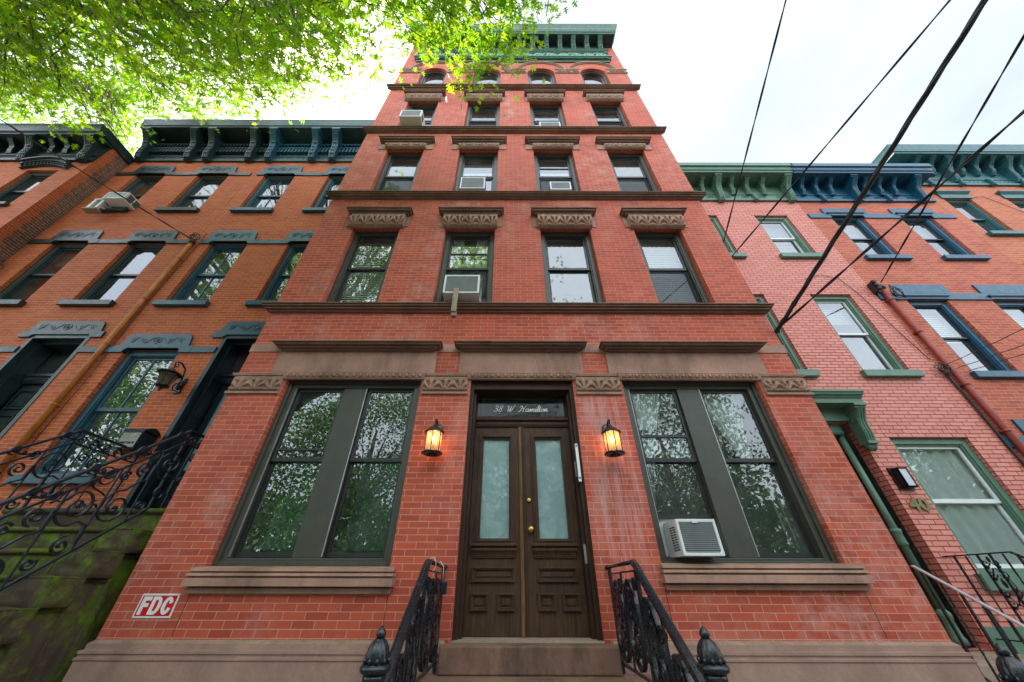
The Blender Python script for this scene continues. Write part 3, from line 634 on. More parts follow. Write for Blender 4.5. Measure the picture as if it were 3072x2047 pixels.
# address lettering on the transom, drawn as a flowing script
SCR = {'3': [[(.1,.85),(.3,1),(.55,.9),(.5,.65),(.25,.52),(.5,.45),(.55,.2),(.3,0),(.05,.1),(.12,.22)]],
 '8': [[(.6,.82),(.4,1),(.15,.85),(.25,.6),(.5,.4),(.5,.12),(.28,0),(.08,.12),(.15,.38),(.45,.6),(.6,.82)]],
 'W': [[(.0,.8),(.1,1),(.22,.9),(.18,.4),(.25,.02),(.5,.5),(.62,.95),(.55,.4),(.62,.02),(.9,.5),(1.05,.95),(1.2,1)]],
 '.': [[(.05,.0),(.1,.05),(.05,.08)]],
 'H': [[(.0,.7),(.1,.9),(.4,1),(.35,.6),(.2,.1),(.05,0),(-.05,.1)],[(.95,1),(.8,.7),(.65,.2),(.7,0),(.85,.08)],[(.25,.5),(.5,.58),(.8,.52)]],
 'a': [[(.5,.42),(.3,.5),(.1,.3),(.12,.05),(.3,.02),(.5,.25),(.52,.46),(.48,.1),(.55,0),(.75,.2)]],
 'm': [[(-.05,.2),(.1,.48),(.1,.0),(.25,.4),(.38,.48),(.36,.0),(.52,.4),(.65,.48),(.63,.06),(.7,0),(.88,.2)]],
 'i': [[(-.05,.2),(.1,.48),(.08,.06),(.15,0),(.3,.2)],[(.16,.66),(.19,.7)]],
 'l': [[(-.05,.2),(.2,.7),(.22,1),(.12,.9),(.08,.3),(.1,.03),(.2,.02),(.32,.2)]],
 't': [[(-.05,.2),(.12,.6),(.18,.85),(.08,.3),(.1,.03),(.2,.02),(.32,.2)],[(-.05,.6),(.3,.63)]],
 'o': [[(.32,.45),(.12,.35),(.1,.08),(.28,0),(.45,.18),(.4,.42),(.28,.46),(.5,.38),(.62,.42)]],
 'n': [[(-.05,.2),(.1,.48),(.1,.0),(.25,.4),(.4,.48),(.38,.06),(.45,0),(.65,.2)]]}
ADV = {'3': .72, '8': .78, ' ': .55, 'W': 1.05, '.': .35, 'H': .98, 'a': .72, 'm': .85, 'i': .28, 'l': .30, 't': .30, 'o': .55, 'n': .62}
def catmull(P, n=6):
    out = []
    for i in range(len(P)-1):
        p0, p1, p2, p3 = P[max(i-1,0)], P[i], P[i+1], P[min(i+2,len(P)-1)]
        for k in range(n):
            t = k/n; out.append(tuple(.5*((2*p1[j])+(-p0[j]+p2[j])*t+(2*p0[j]-5*p1[j]+4*p2[j]-p3[j])*t*t+(-p0[j]+3*p1[j]-3*p2[j]+p3[j])*t**3) for j in range(2)))
    return out+[P[-1]]
m = MB(); cx = 0; h = .086; txt = '38 W. Hamilton'; tot = sum(ADV[c] for c in txt); sc = .735/tot
for ch in txt:
    for st in SCR.get(ch, []):
        pts = catmull(st); pts = [(-.20+(cx+px+.28*py)*sc, YD+.014, 3.475+py*h) for px, py in pts]
        m.tube(pts, [(.0030)+.0024*abs(sin(i*.5)) for i in range(len(pts))], 5)
    cx += ADV[ch]
m.build('address_lettering', 'letter_white', DF)
def pframe(m, x0, x1, z0, z1, w, y, d): m.frame(x0, x1, z0, z1, w, y-d, y)
for s, (xa, xb) in enumerate(((-.425, .135), (.205, .785))):
    leaf = MB(); g0, g1 = (-.31, .015) if s == 0 else (.345, .668)
    leaf.frame(xa, xb, 1.168, 3.25, g0-xa, YD, YD+.045, wt=.15, wb=.80) if s == 0 else leaf.frame(xa, xb, 1.168, 3.25, xb-g1, YD, YD+.045, wt=.15, wb=.80)
    if s == 0: leaf.box(g1, xb-(g0-xa), YD, YD+.045, 1.97, 3.10)
    else: leaf.box(xa+(xb-g1), g0, YD, YD+.045, 1.97, 3.10)
    pframe(leaf, g0-.055, g1+.055, 1.93, 3.15, .022, YD, .022); pframe(leaf, g0-.033, g1+.033, 1.952, 3.128, .018, YD, .034); pframe(leaf, g0-.015, g1+.015, 1.965, 3.11, .018, YD, .012)
    leaf.loft(g0-.06, g1+.06, YD, [(0, 1.80), (.015, 1.80), (.02, 1.83), (.03, 1.85), (.045, 1.87), (.045, 1.885), (.03, 1.90), (.06, 1.91), (.06, 1.935), (0, 1.94)], .4, .4)
    n = 22
    for k in range(n): x = g0-.045+(g1-g0+.09)*k/(n-1); leaf.box(x-.004, x+.004, YD-.026, YD-.014, 1.815, 1.83)
    pl, pr = (-.372, .072) if s == 0 else (.305, .725)
    for (a, b, c, d) in ((pl, pr, 1.595, 1.725), (pl, pl+.175, 1.362, 1.505), (pr-.175, pr, 1.362, 1.505)):
        pframe(leaf, a, b, c, d, .016, YD, .03); pframe(leaf, a+.016, b-.016, c+.016, d-.016, .012, YD, .018)
        leaf.box(a+.045, b-.045, YD-.012, YD, c+.045, d-.045)
    D = leaf.build('door_leaf', 'door_wood', B38, bevel=.003)
    MB().quad((g0,YD+.03,1.965),(g1,YD+.03,1.965),(g1,YD+.03,3.11),(g0,YD+.03,3.11)).build('glass_panel', 'frosted_glass', D)
    if s == 0:
        m = MB(); m.box(.135, .17, YD-.02, YD+.04, 1.168, 3.25); m.build('astragal', 'golden_wood', D)
    else:
        m = MB(); m.box(.172, .205, YD-.012, YD+.04, 1.168, 3.25)
        for x in (.18, .19, .199): m.box(x-.0025, x+.0025, YD-.02, YD-.012, 1.168, 3.25)
        m.build('astragal', 'door_wood', D)
        m = MB(); m.lathe([(.036, 0), (.036, .006), (.030, .012), (.014, .016), (.012, .035), (.026, .045), (.032, .058), (.028, .072), (.012, .078)], (0, 0, 0), 18)
        m.v = [(.252+x, YD-z, 2.068+y) for x, y, z in m.v]; m.build('knob', 'brass', D)
        m = MB(); m.lathe([(.024, 0), (.024, .012), (.018, .018), (.008, .018)], (0, 0, 0), 16); m.v = [(.243+x, YD-z, 2.368+y) for x, y, z in m.v]; m.build('deadlock', 'brass', D)
for z in (1.75, 2.6): MB().box(.79, .812, .12, .145, z, z+.17).build('hinge_plate', 'grey_metal', DF)
m = MB(); m.box(-.50, .86, .0, .3, 1.135, 1.165); m.build('door_saddle', 'tan_stone', B38)
o = thing('intercom_strip', 'slim white access strip with blue round badge fixed to the right of the door frame', 'intercom', (.83, .05, 2.53))
MB().box(.800, .832, .018, .049, 2.52, 2.95).build('case', 'sign_white', o); MB().box(.790, .80, .022, .049, 2.52, 2.94).build('side_plate', 'cable_black', o)
for z, n_ in ((2.925, 'badge'), (2.56, 'lower_badge')):
    m = MB(); m.lathe([(.012, 0), (.012, .003), (.004, .003)], (0, 0, 0), 14); m.v = [(.816+x, .018-zz, z+y) for x, y, zz in m.v]; m.build(n_, 'device_blue', o)
# ---- FDC sign
o = thing('fire_connection_sign', 'small red and white metal plate reading FDC low on the red brick wall', 'sign', (-3.26, 0, 1.41))
MB().box(-3.438, -3.088, -.006, -.001, 1.318, 1.497).build('plate', 'sign_white', o); MB().box(-3.424, -3.102, -.0085, -.006, 1.332, 1.483).build('red_field', 'sign_red', o)
def ring(m, cx, cz, rx, rz, w, a0, a1, y0, y1, n=14):
    for k in range(n):
        p, q = a0+(a1-a0)*k/n, a0+(a1-a0)*(k+1)/n
        m.prism([(cx+rx*cos(p), cz+rz*sin(p)), (cx+rx*cos(q), cz+rz*sin(q)), (cx+(rx-w)*cos(q), cz+(rz-w*.8)*sin(q)), (cx+(rx-w)*cos(p), cz+(rz-w*.8)*sin(p))], y0, y1)
y0, y1, zb, zt = -.011, -.0085, 1.341, 1.475
MB().box(-3.408, -3.376, y0, y1, zb, zt).box(-3.376, -3.328, y0, y1, zt-.030, zt).box(-3.376, -3.338, y0, y1, zb+.056, zb+.084).build('letter_f', 'sign_white', o)
m = MB(); m.box(-3.315, -3.283, y0, y1, zb, zt); m.box(-3.283, -3.262, y0, y1, zt-.026, zt); m.box(-3.283, -3.262, y0, y1, zb, zb+.026); ring(m, -3.262, (zb+zt)/2, .042, .067, .032, -pi/2, pi/2, y0, y1); m.build('letter_d', 'sign_white', o)
m = MB(); ring(m, -3.162, (zb+zt)/2, .045, .067, .032, .30, 2*pi-.30, y0, y1, 22); m.build('letter_c', 'sign_white', o)
for x, z in ((-3.43, 1.489), (-3.095, 1.489), (-3.43, 1.326), (-3.095, 1.326)): MB().ball((x, -.008, z), .004, seg=6, rings=4).build('screw', 'grey_metal', o)
# ================================================================ air conditioners
def ac_unit(label, x0, x1, z0, z1, yf, yb, tilt=0, panel=None, side=True, louv=True):
    o = thing('air_conditioner', label, 'air conditioner', ((x0+x1)/2, 0, z0), 'window air conditioners')
    m = MB(); m.box(x0, x1, yf+.012, yb, z0, z1); t = .028
    m.frame(x0, x1, z0, z1, t, yf-.004, yf+.012)
    for a, b in ((x0, z0), (x1-.05, z0)): m.prism([(a+.0, b), (a+.05, b), (a+.05, b+.018), (a+.018, b+.05), (a, b+.05)] if a == x0 else [(a, b), (a+.05, b), (a+.05, b+.05), (a+.032, b+.05), (a, b+.018)], yf-.006, yf+.01)
    m.build('casing', 'white_metal', o, bevel=.004)
    MB().box(x0+t, x1-t, yf+.006, yf+.011, z0+t, z1-t).build('coil_back', 'grille_dark', o)
    m = MB(); n = int((z1-z0-2*t)/.017)
    for k in range(n): z = z0+t+(z1-z0-2*t)*(k+.5)/n; m.box(x0+t, x1-t, yf-.001, yf+.005, z-.0035, z+.0035)
    m.build('grille', 'grille_metal', o)
    if louv:
        for x in (x0-.002, x1+.002):
            m = MB()
            for r in range(2):
                for k in range(max(3, int((z1-z0-.1)/.022))):
                    z = z0+.05+.022*k; m.box(x-.002, x+.002, yf+.05+r*.075, yf+.11+r*.075, z, z+.012)
            m.build('side_louvre', 'grille_dark', o)
    return o
A = ac_unit('white air conditioner in the right ground floor window beside the door', 1.70, 2.10, 1.80, 2.12, -.14, .2)
m = MB()
for k in range(6): m.box(1.645+.0+k*.0, 1.646, .16, .17, 1.85, 1.86)
m = MB(); m.box(1.63, 2.27, .225, .235, 1.82, 2.17); A2 = m.build('side_panel', 'blind_white', A)
MB().box(1.86, 1.92, -.155, -.14, 2.085, 2.11).build('latch', 'white_metal', A)
A = ac_unit('white air conditioner on a tan bracket in the second floor window above the door', -1.0, -.45, 5.17, 5.56, -.25, .2)
MB().box(-1.12, -.34, .215, .225, 5.17, 5.55).build('side_panel', 'blind_white', A)
m = MB(); m.box(-.83, -.755, -.285, -.262, 4.78, 5.24); m.box(-.825, -.76, -.262, .0, 5.12, 5.155); m.box(-.83, -.755, -.262, -.20, 4.72, 4.80); m.build('support_bracket', 'tan_stone', A)
ac_unit('large white air conditioner in the second window of the third floor', -1.02, -.50, 8.25, 8.68, -.14, .25)
ac_unit('smaller white air conditioner in the third window of the third floor', .87, 1.31, 8.25, 8.55, -.12, .25)
ac_unit('white air conditioner jutting far out of the leftmost fourth floor window', -2.80, -2.25, 11.27, 11.65, -.32, .2)
ac_unit('white air conditioner low in the third window of the fourth floor', .80, 1.35, 11.24, 11.52, -.10, .25)
# ================================================================ lanterns beside the door
def lantern(x, z, label, s=1):
    o = thing('wall_lantern', label, 'lantern', (x, 0, z), 'lanterns flanking the entrance'); Y = -.17
    m = MB(); m.lathe([(.055, 0), (.055, .01), (.045, .02), (.02, .025)], (0, 0, 0), 20, sy=1.5); m.v = [(x+a, -c, z+.20+b) for a, b, c in m.v]; m.build('wall_plate', 'black_iron', o)
    m = MB(); m.tube([(x, -.02, z+.17), (x, -.06, z+.20), (x, -.10, z+.245), (x, -.15, z+.275), (x, -.185, z+.265), (x, -.195, z+.235), (x, -.175, z+.215), (x, -.165, z+.23)], [.014, .014, .012, .012, .010, .009, .008, .007], 8); m.tube([(x, Y, z+.19), (x, Y, z+.275)], .008, 6); m.build('arm', 'black_iron', o)
    m = MB(); m.lathe([(.108, .055), (.112, .06), (.112, .068), (.10, .08), (.085, .092), (.082, .105), (.06, .13), (.035, .15), (.03, .165), (.018, .18), (.02, .19), (.008, .205)], (x, Y, z), 24); m.build('hood', 'black_iron', o)
    m = MB(); m.lathe([(.082, -.235), (.105, -.232), (.115, -.24), (.118, -.25), (.110, -.258), (.085, -.262), (.06, -.262), (.06, -.255), (.082, -.25)], (x, Y, z), 28)
    for k in range(6):
        a = pi/6+k*pi/3; m.tube([(x+.092*cos(a), Y+.092*sin(a), z-.24), (x+.092*cos(a), Y+.092*sin(a), z+.06)], .006, 5)
        m.tube([(x, Y, z-.256), (x+.1*cos(a), Y+.1*sin(a), z-.25)], .006, 4)
    m.ball((x, Y, z-.262), .022, seg=10, rings=6); m.build('cage', 'black_iron', o)
    m = MB(); n = 24
    for k in range(n):
        a0, a1 = 2*pi*k/n, 2*pi*(k+1)/n; m.add([(x+.086*cos(a0),Y+.086*sin(a0),z-.24),(x+.086*cos(a1),Y+.086*sin(a1),z-.24),(x+.086*cos(a1),Y+.086*sin(a1),z+.06),(x+.086*cos(a0),Y+.086*sin(a0),z+.06)], [(0,1,2,3)], True)
    m.build('glass_shade', 'amber_glass', o)
    m = MB(); m.lathe([(.012, -.17), (.013, -.09), (.012, -.085)], (x, Y, z), 10); m.build('candle', 'blind_white', o)
    m = MB(); m.lathe([(.008, -.085), (.018, -.06), (.020, -.04), (.012, -.01), (.003, .012)], (x, Y, z), 12); m.build('bulb', 'bulb_glow', o)
    ld = bpy.data.lights.new('lantern_light', 'POINT'); ld.energy = .8; ld.color = (1, .56, .22); ld.shadow_soft_size = .03
    lo = bpy.data.objects.new('lamp_light', ld); S.collection.objects.link(lo); lo.parent = o; lo.location = (0, Y, -.04)
    o.scale = (1, 1, .78); o.location.z -= .055
    return o
lantern(-.855, 3.02, 'lit black lantern with amber glass on the brick pier left of the door')
lantern(1.20, 3.02, 'lit black lantern with amber glass on the brick pier right of the door')
# ================================================================ stoop of 38
o = thing('stone_stoop', 'low brownstone steps up to the double wooden door between the black railings', 'stoop', (.18, -.8, 0))
MB().box(-.575, .945, -.17, .05, .965, 1.148).build('sill_step', 'step_stone', o, bevel=.012)
m = MB(); m.box(-.84, 1.20, -.98, -.01, .80, .963); m.build('landing', 'step_stone', o, bevel=.01)
m = MB(); m.box(-.82, 1.18, -.96, -.02, 0, .798); m.build('landing_base', 'brownstone', o)
for k in range(4):
    MB().box(-.84, 1.20, -.98-.26*(k+1), -.985-.26*k, 0, .80-.19*k-.03).build('step', 'step_stone', o, bevel=.01)
def spiral(c, r, a0, turns, d=1, x=0, shear=0, n=None, k=.86):
    n = n or int(18*turns); out = []
    for i in range(n+1):
        t = i/n; a = a0+d*turns*2*pi*t; rr = r*(1-k*t); out.append((x, c[0]+rr*cos(a), c[1]+rr*sin(a)+shear*(rr*cos(a))))
    return out
def iron_rail(x, label, zt=1.712, sl=.72, inn=1):
    o = thing('iron_railing', label, 'railing', (x, -.8, 0), 'cast iron railings of the front steps')
    Yw, Yt, Yb = -.02, -.86, -1.76; top = lambda y: zt+sl*min(0, y-Yt)
    m = MB(); m.tube([(x, -.02, zt), (x, Yt, zt+.003)], .026, 8, .55); m.tube([(x, Yt+.02, zt), (x, Yt-.03, zt-.02), (x, Yb+.1, top(Yb+.1)), (x, Yb, top(Yb)-.01)], .030, 10, .75); m.ball((x, -.02, zt), .032, .02, .02); m.build('handrail', 'black_iron', o)
    MB().box(x-.014, x+.014, -.065, -.04, .965, zt-.01).build('post', 'black_iron', o); MB().box(x-.012, x+.012, Yt-.03, Yt-.005, 1.0, zt-.02).build('post', 'black_iron', o)
    m = MB(); bt = lambda y: top(y)-.66 if y < Yt else zt-.68
    m.strip([(x, y, bt(y)) for y in (-.05, Yt, Yb)], .022, .018)
    m.strip([(x, y, top(y)-.055) for y in (-.05, Yt, Yb)], .018, .012)
    W, T = .030, .019; sh = sl
    def tr(pts): return pts
    units = ((-.24, .0), (-.62, .0), (-1.04, sh), (-1.40, sh), (-1.66, sh))
    for yc, s in units:
        zc = top(yc)-.38
        hw = .15 if s == 0 else .14
        ov = [(x, yc+hw*sin(a), zc+.27*cos(a)+s*hw*sin(a)) for a in [2*pi*i/28 for i in range(29)]]
        m.strip(ov, W, T)
        for d in (1, -1):
            m.strip(spiral((yc+d*hw*.35, zc+.09*d), hw*.62, pi/2 if d > 0 else -pi/2, 1.4, d, x, s), W, T)
            m.strip(spiral((yc-d*hw*.35, zc+.16*d), hw*.45, -pi/2*d, 1.2, -d, x, s), W, T)
            m.strip([(x, yc+d*hw*.6, zc-.27+.05), (x, yc+d*hw*.25, zc-.12), (x, yc-d*hw*.2, zc), (x, yc-d*hw*.5, zc+.14), (x, yc-d*hw*.25, zc+.25)], W, T)
        for q in range(5): m.ball((x, yc+hw*.5*cos(q*1.3), zc+.22*sin(q*1.9)), .016, .020, .024, 7, 5)
    for yb in (-.43, -.84, -1.22, -1.55):
        m.strip([(x, yb, bt(yb)), (x, yb, top(yb)-.05)], .016, .014)
        m.strip(spiral((yb+.045, top(yb)-.13), .05, pi, 1.3, 1, x, 0), W, T); m.strip(spiral((yb-.045, bt(yb)+.10), .05, 0, 1.3, 1, x, 0), W, T)
    m.build('scrollwork', 'black_iron', o)
    return o
iron_rail(-.62, 'black cast iron railing left of the front door with a lockbox hanging on it'); iron_rail(.98, 'black cast iron railing right of the front door steps')
def newel(x, y, label, z=0, sc=1.):
    o = thing('iron_newel', label, 'newel post', (x, y, z), 'cast iron newel posts')
    fl = lambda a, t: 1+.05*abs(sin(a*6))**.6*(1 if t < .96 else 0)
    top = 1.36
    m = MB(); m.lathe([(.10, 0), (.10, .12), (.078, .14), (.075, 1.04), (.082, 1.06), (.082, 1.09)], (x, y, 0), 28, flute=lambda a, t: 1-.07*abs(sin(a*5))); m.build('shaft', 'black_iron', o)
    m = MB(); m.lathe([(.082, 1.09), (.10, 1.10), (.108, 1.115), (.108, 1.13), (.095, 1.145), (.082, 1.15)], (x, y, 0), 28); m.build('collar', 'black_iron', o)
    pr = [(.080, 1.148), (.085, 1.17), (.084, 1.20), (.076, 1.235), (.060, 1.265), (.040, 1.287), (.028, 1.296)]
    m = MB(); m.lathe([(r, z_) for r, z_ in pr], (x, y, 0), 60, flute=lambda a, t: 1-.10*(1-abs(cos(a*5)))**1.5*(1-t*.6)); 
    for k in range(10):
        a = k*pi/5; m.ball((x+.086*cos(a), y+.086*sin(a), 1.165), .014, .014, .02, 6, 4)
    m.build('acorn_cup', 'black_iron', o)
    m = MB(); m.lathe([(.024, 1.294), (.032, 1.302), (.036, 1.315), (.033, 1.332), (.022, 1.35), (.010, 1.363), (.002, 1.368)], (x, y, 0), 20); m.build('acorn_tip', 'black_iron', o)
    for c_ in [q for q in S.collection.objects if q.parent == o]:
        for v in c_.data.vertices: v.co.x *= .66; v.co.y *= .66; v.co.z = 1.395-(1.368-v.co.z)*.62 if v.co.z > .5 else v.co.z
    return o
newel(-.62, -1.82, 'black acorn topped newel post at the foot of the left railing of the front steps')
newel(.98, -1.79, 'black acorn topped newel post at the foot of the right railing of the front steps')
newel(2.40, -1.80, 'black acorn topped newel post by itself at the right, in front of the green neighbour').location.z -= .06
o = thing('lock_box', 'small black key lockbox hanging from the top of the left iron railing', 'lockbox', (-.57, -.30, 1.58))
m = MB(); m.box(-.585, -.535, -.335, -.305, 1.50, 1.59); m.build('body', 'navy_iron', o, bevel=.006)
MB().tube([(-.575,-.32,1.59),(-.577,-.32,1.64),(-.58,-.32,1.70),(-.61,-.32,1.74),(-.645,-.32,1.72)], .004, 6).build('shackle', 'galvanised', o)
o = thing('wire_loop', 'thin bright wire loop tied round the top of the left railing', 'wire', (-.62, -.7, 1.7))
MB().tube([(-.62+.035*cos(q*.4), -.70, 1.70+.05*sin(q*.4)) for q in range(17)], .0028, 5).build('loop', 'galvanised', o)
# ================================================================ row houses: shared
YN = 1.05
def lintel_slab(b, x0, x1, zt, zb, top, mat, Y=YN, d=.035, carve=True, cap=True):
    """brownstone head: shouldered slab round the top of an opening, painted"""
    m = MB(); w = .20
    poly = [(x0-w, zb), (x0-w, zb+.13), (x0-.12, zb+.13), (x0-.07, top-.06), (x0-.02, top-.0), (x1+.02, top-.0), (x1+.07, top-.06), (x1+.12, zb+.13), (x1+w, zb+.13), (x1+w, zb), (x1+.0, zb), (x1+.0, zt-.05), (x1-.05, zt), (x0+.05, zt), (x0, zt-.05), (x0, zb)]
    m.add([(x, Y-d, z) for x, z in poly], [tuple(range(len(poly)))[::-1]])
    n = len(poly); m.add([(x, Y-d, z) for x, z in poly]+[(x, Y+.05, z) for x, z in poly], [(i, (i+1) % n, (i+1) % n+n, i+n) for i in range(n)])
    L_ = m.build('lintel', mat, b)
    if carve:
        m = MB(); c = (x0+x1)/2; zc = (zt+top)/2+.01; H = (top-zt)
        for s in (-1, 1):
            m.tube([(c+s*(x1-x0)*q/24*.95/2*1.0, Y-d-.002, zc+H*.20*sin(q*.45)) for q in range(4, 24)], .007, 4)
            m.tube([(c+s*((x1-x0)*.42+H*.16*(1-q/14)*cos(q*.6)), Y-d-.002, zc+H*.2*(1-q/14)*sin(q*.6)) for q in range(13)], .006, 4)
            m.tube([(c+s*((x1-x0)*.24+H*.2*(1-q/12)*cos(q*.6)), Y-d-.002, zc-.01+H*.16*(1-q/12)*sin(q*.6)) for q in range(11)], .006, 4)
        m.tube([(c+H*.22*cos(q*.5), Y-d-.002, zc+H*.22*sin(q*.5)) for q in range(14)], .008, 4); m.ball((c, Y-d, zc), H*.12, .015, H*.12, 8, 5)
        m.build('carving', 'teal_black_paint' if mat != 'sage_paint' else mat, L_)
    return L_
def sill(b, x0, x1, z, mat, Y=YN, h=.12, p=.09, e=.08): return MB().box(x0-e, x1+e, Y-p, Y+.10, z-h, z).build('window_sill', mat, b, bevel=.006)
def cornice(b, x0, x1, z0, zt, proj, mat, Y=YN, rl=0, rr=0, fz=.75, dark='cornice_shadowboard'):
    """z0 bottom, z0+fz soffit, zt top"""
    m = MB(); zs = z0+fz
    m.loft(x0, x1, Y, [(0, z0), (.05, z0), (.06, z0+.03), (.06, z0+.07), (.035, z0+.085), (.035, z0+.24), (.055, z0+.25), (.055, z0+.28), (.03, z0+.29), (.03, zs)], rl*.2, rr*.2)
    m.loft(x0, x1, Y, [(0, zs), (proj-.08, zs), (proj-.08, zs+.07), (proj-.055, zs+.08), (proj-.055, zs+.12), (proj-.04, zs+.17), (proj-.02, zs+.26), (proj, zs+.33), (proj, zt-.02), (0, zt+.02)], rl, rr)
    return m.build('cornice', mat, b)
# ================================================================ 34 (dark trim) and 36 (blue trim)
def left_house(xa, xb, cols, mat, label, cat, sgn, brk, doorx):
    b = thing('row_house', label, 'house', ((xa+xb)/2, YN, 0))
    ops = []
    for a, c in cols: ops += [(a, c, 9.27, 11.0), (a, c, 6.13, 8.02)]
    for kind, a, c in sgn: ops.append((a, c, 2.28, 5.32) if kind == 'door' else (a, c, 2.82, 5.02))
    shell(b, xa, xb, 12.6, YN, ops, 'orange_brick', .20, 9, slabs=(5.5, 8.5, 11.6), z0=0)
    xs = sorted([v for a, c in cols for v in (a, c)])
    for z, zt in ((7.95, 8.02), (10.92, 11.0)):
        e = [xa+.02]+xs+[xb-.02]
        for k in range(0, len(e), 2):
            if e[k+1]-e[k] > .42: MB().box(e[k]+(.2 if k else 0), e[k+1]-(.2 if k < len(e)-2 else 0), YN-.03, YN+.02, z-.01, z+.12).build('belt_course', mat, b)
    g = sorted([(a, c) for _, a, c in sgn]); e = [xa+.02]+[v for p in g for v in p]+[xb-.02]
    for k in range(0, len(e), 2):
        l = e[k]+(.2 if k and sgn[(k//2)-1][0] == 'win' else 0); r = e[k+1]-(.2 if k//2 < len(sgn) and sgn[k//2][0] == 'win' else 0)
        if r-l > .05: MB().box(l, r, YN-.03, YN+.02, 4.93, 5.05).build('belt_course', mat, b)
    for i, (a, c) in enumerate(cols):
        for z0, z1, tp in ((9.27, 11.0, 11.40), (6.13, 8.02, 8.40)):
            sash_window(b, a+.003, c-.003, z0+.002, z1-.002, YN+.07, mat, mat if mat == 'teal_paint' else 'teal_black_paint', cw=.085, sw=.04, muntin=1 if mat == 'teal_paint' else 0, gl='old_glass', blind=(1., 'blind_white') if (z0 < 7 and a > -7.5) else ((.25, 'blind_white')), edge=False)
            lintel_slab(b, a, c, z1, z1-.08, tp, mat); sill(b, a, c, z0, mat)
    for kind, a, c in sgn:
        if kind == 'win':
            sash_window(b, a+.003, c-.003, 2.823, 5.017, YN+.07, mat, mat, cw=.10, sw=.05, muntin=1, gl='old_glass', split=.50, edge=True, blind=(.12, 'blind_white'))
            lintel_slab(b, a, c, 5.02, 4.93, 5.33, mat); sill(b, a, c, 2.82, mat, p=.1)
        else:
            lintel_slab(b, a, c, 5.32, 5.26, 5.63, mat)
            m = MB(); m.frame(a+.003, c-.003, 2.285, 5.317, .07, YN-.01, YN+.12, wb=0); m.frame(a+.07, c-.07, 2.285, 5.25, .05, YN+.12, YN+.34, wb=0)
            for z in (2.6, 3.2, 3.8, 4.5):                         # panelled reveals
                for x in (a+.122, c-.13): m.box(x, x+.008, YN+.14, YN+.30, z, z+.06 if 0 else z+.42)
            m.loft(a+.12, c-.12, YN+.36, [(0, 4.48), (.05, 4.48), (.07, 4.52), (.07, 4.58), (.10, 4.61), (.10, 4.65), (0, 4.67)], 0, 0)
            n = 14
            for k in range(n): x = a+.14+(c-a-.28)*(k+.5)/n; m.ball((x, YN+.285, 4.55), .018, .012, .03, 6, 4)
            F = m.build('door_frame', 'navy_door' if xa > -8 else mat, b)
            MB().quad((a+.12,YN+.35,4.67),(c-.12,YN+.35,4.67),(c-.12,YN+.35,5.20),(a+.12,YN+.35,5.20)).build('transom_pane', 'old_glass', F)
            MB().quad((a,YN+.7,4.6),(c,YN+.7,4.6),(c,YN+.7,5.3),(a,YN+.7,5.3)).build('vestibule_wall', 'blind_green', F)
            mid = (a+c)/2
            for q, (p0, p1) in enumerate(((a+.12, mid-.004), (mid+.004, c-.12))):
                m = MB(); 
                if xa > -8: m.frame(p0, p1, 2.30, 4.475, .10, YN+.36, YN+.40, wb=.7)
                else: m.box(p0, p1, YN+.36, YN+.40, 2.30, 4.475)
                for z0_, z1_ in (((2.42, 2.85),) if xa > -8 else ((2.42, 2.85), (2.98, 3.9), (4.0, 4.36))):
                    pframe(m, p0+.06, p1-.06, z0_, z1_, .025, YN+.36, .03); m.box(p0+.12, p1-.12, YN+.345, YN+.36, z0_+.06, z1_-.06)
                D = m.build('door_leaf', 'navy_door' if xa > -8 else mat, F)
                if xa > -8: MB().quad((p0+.09,YN+.385,3.0),(p1-.09,YN+.385,3.0),(p1-.09,YN+.385,4.38),(p0+.09,YN+.385,4.38)).build('glass_panel', 'frosted_glass', D)
    K = cornice(b, xa, xb, 11.66, 13.08, .60, mat if xa < -8 else 'slate_paint', rl=.0, rr=0, fz=1.05)
    # lower frieze with dentils and coffer panels
    n = int((xb-xa)/.10); MB().comb(xa+.01, xb-.01, n, .055, 12.04, 12.32, 12.26, YN-.13, YN-.03).build('dentil_strip', mat, K); MB().comb(xa+.01, xb-.01, n, .03, 12.33, 12.44, 12.40, YN-.17, YN-.03).build('bead_strip', mat, K)
    for k in range(int((xb-xa)/.3)): m = MB(); pframe(m, xa+.05+.3*k, xa+.28+.3*k, 11.76, 11.88, .02, YN-.03, .02); m.build('frieze_panel', mat, K)
    for x in brk: mm = MB(); bracket_mesh(mm, x, .17, YN, .07, .50, 11.66, 12.70, .035, leaf=True); mm.build('bracket', mat if xa < -8 else 'teal_paint', K)
    return b
H34 = left_house(-11.06, -7.245, [(-10.50, -9.65), (-8.75, -7.87)], 'teal_black_paint', 'orange brick row house with near-black green trim, left of the rusty orange pipe', 'house', [('door', -8.80, -7.68)], (-10.80, -9.38, -8.84, -7.60), 0)
H36 = left_house(-7.24, -3.67, [(-6.88, -6.0), (-5.07, -4.2)], 'teal_paint', 'orange brick row house with blue-teal trim between the rusty orange pipe and the tall house', 'house', [('win', -6.88, -5.87), ('door', -5.24, -4.12)], (-7.02, -5.76, -5.16, -3.95), 0)
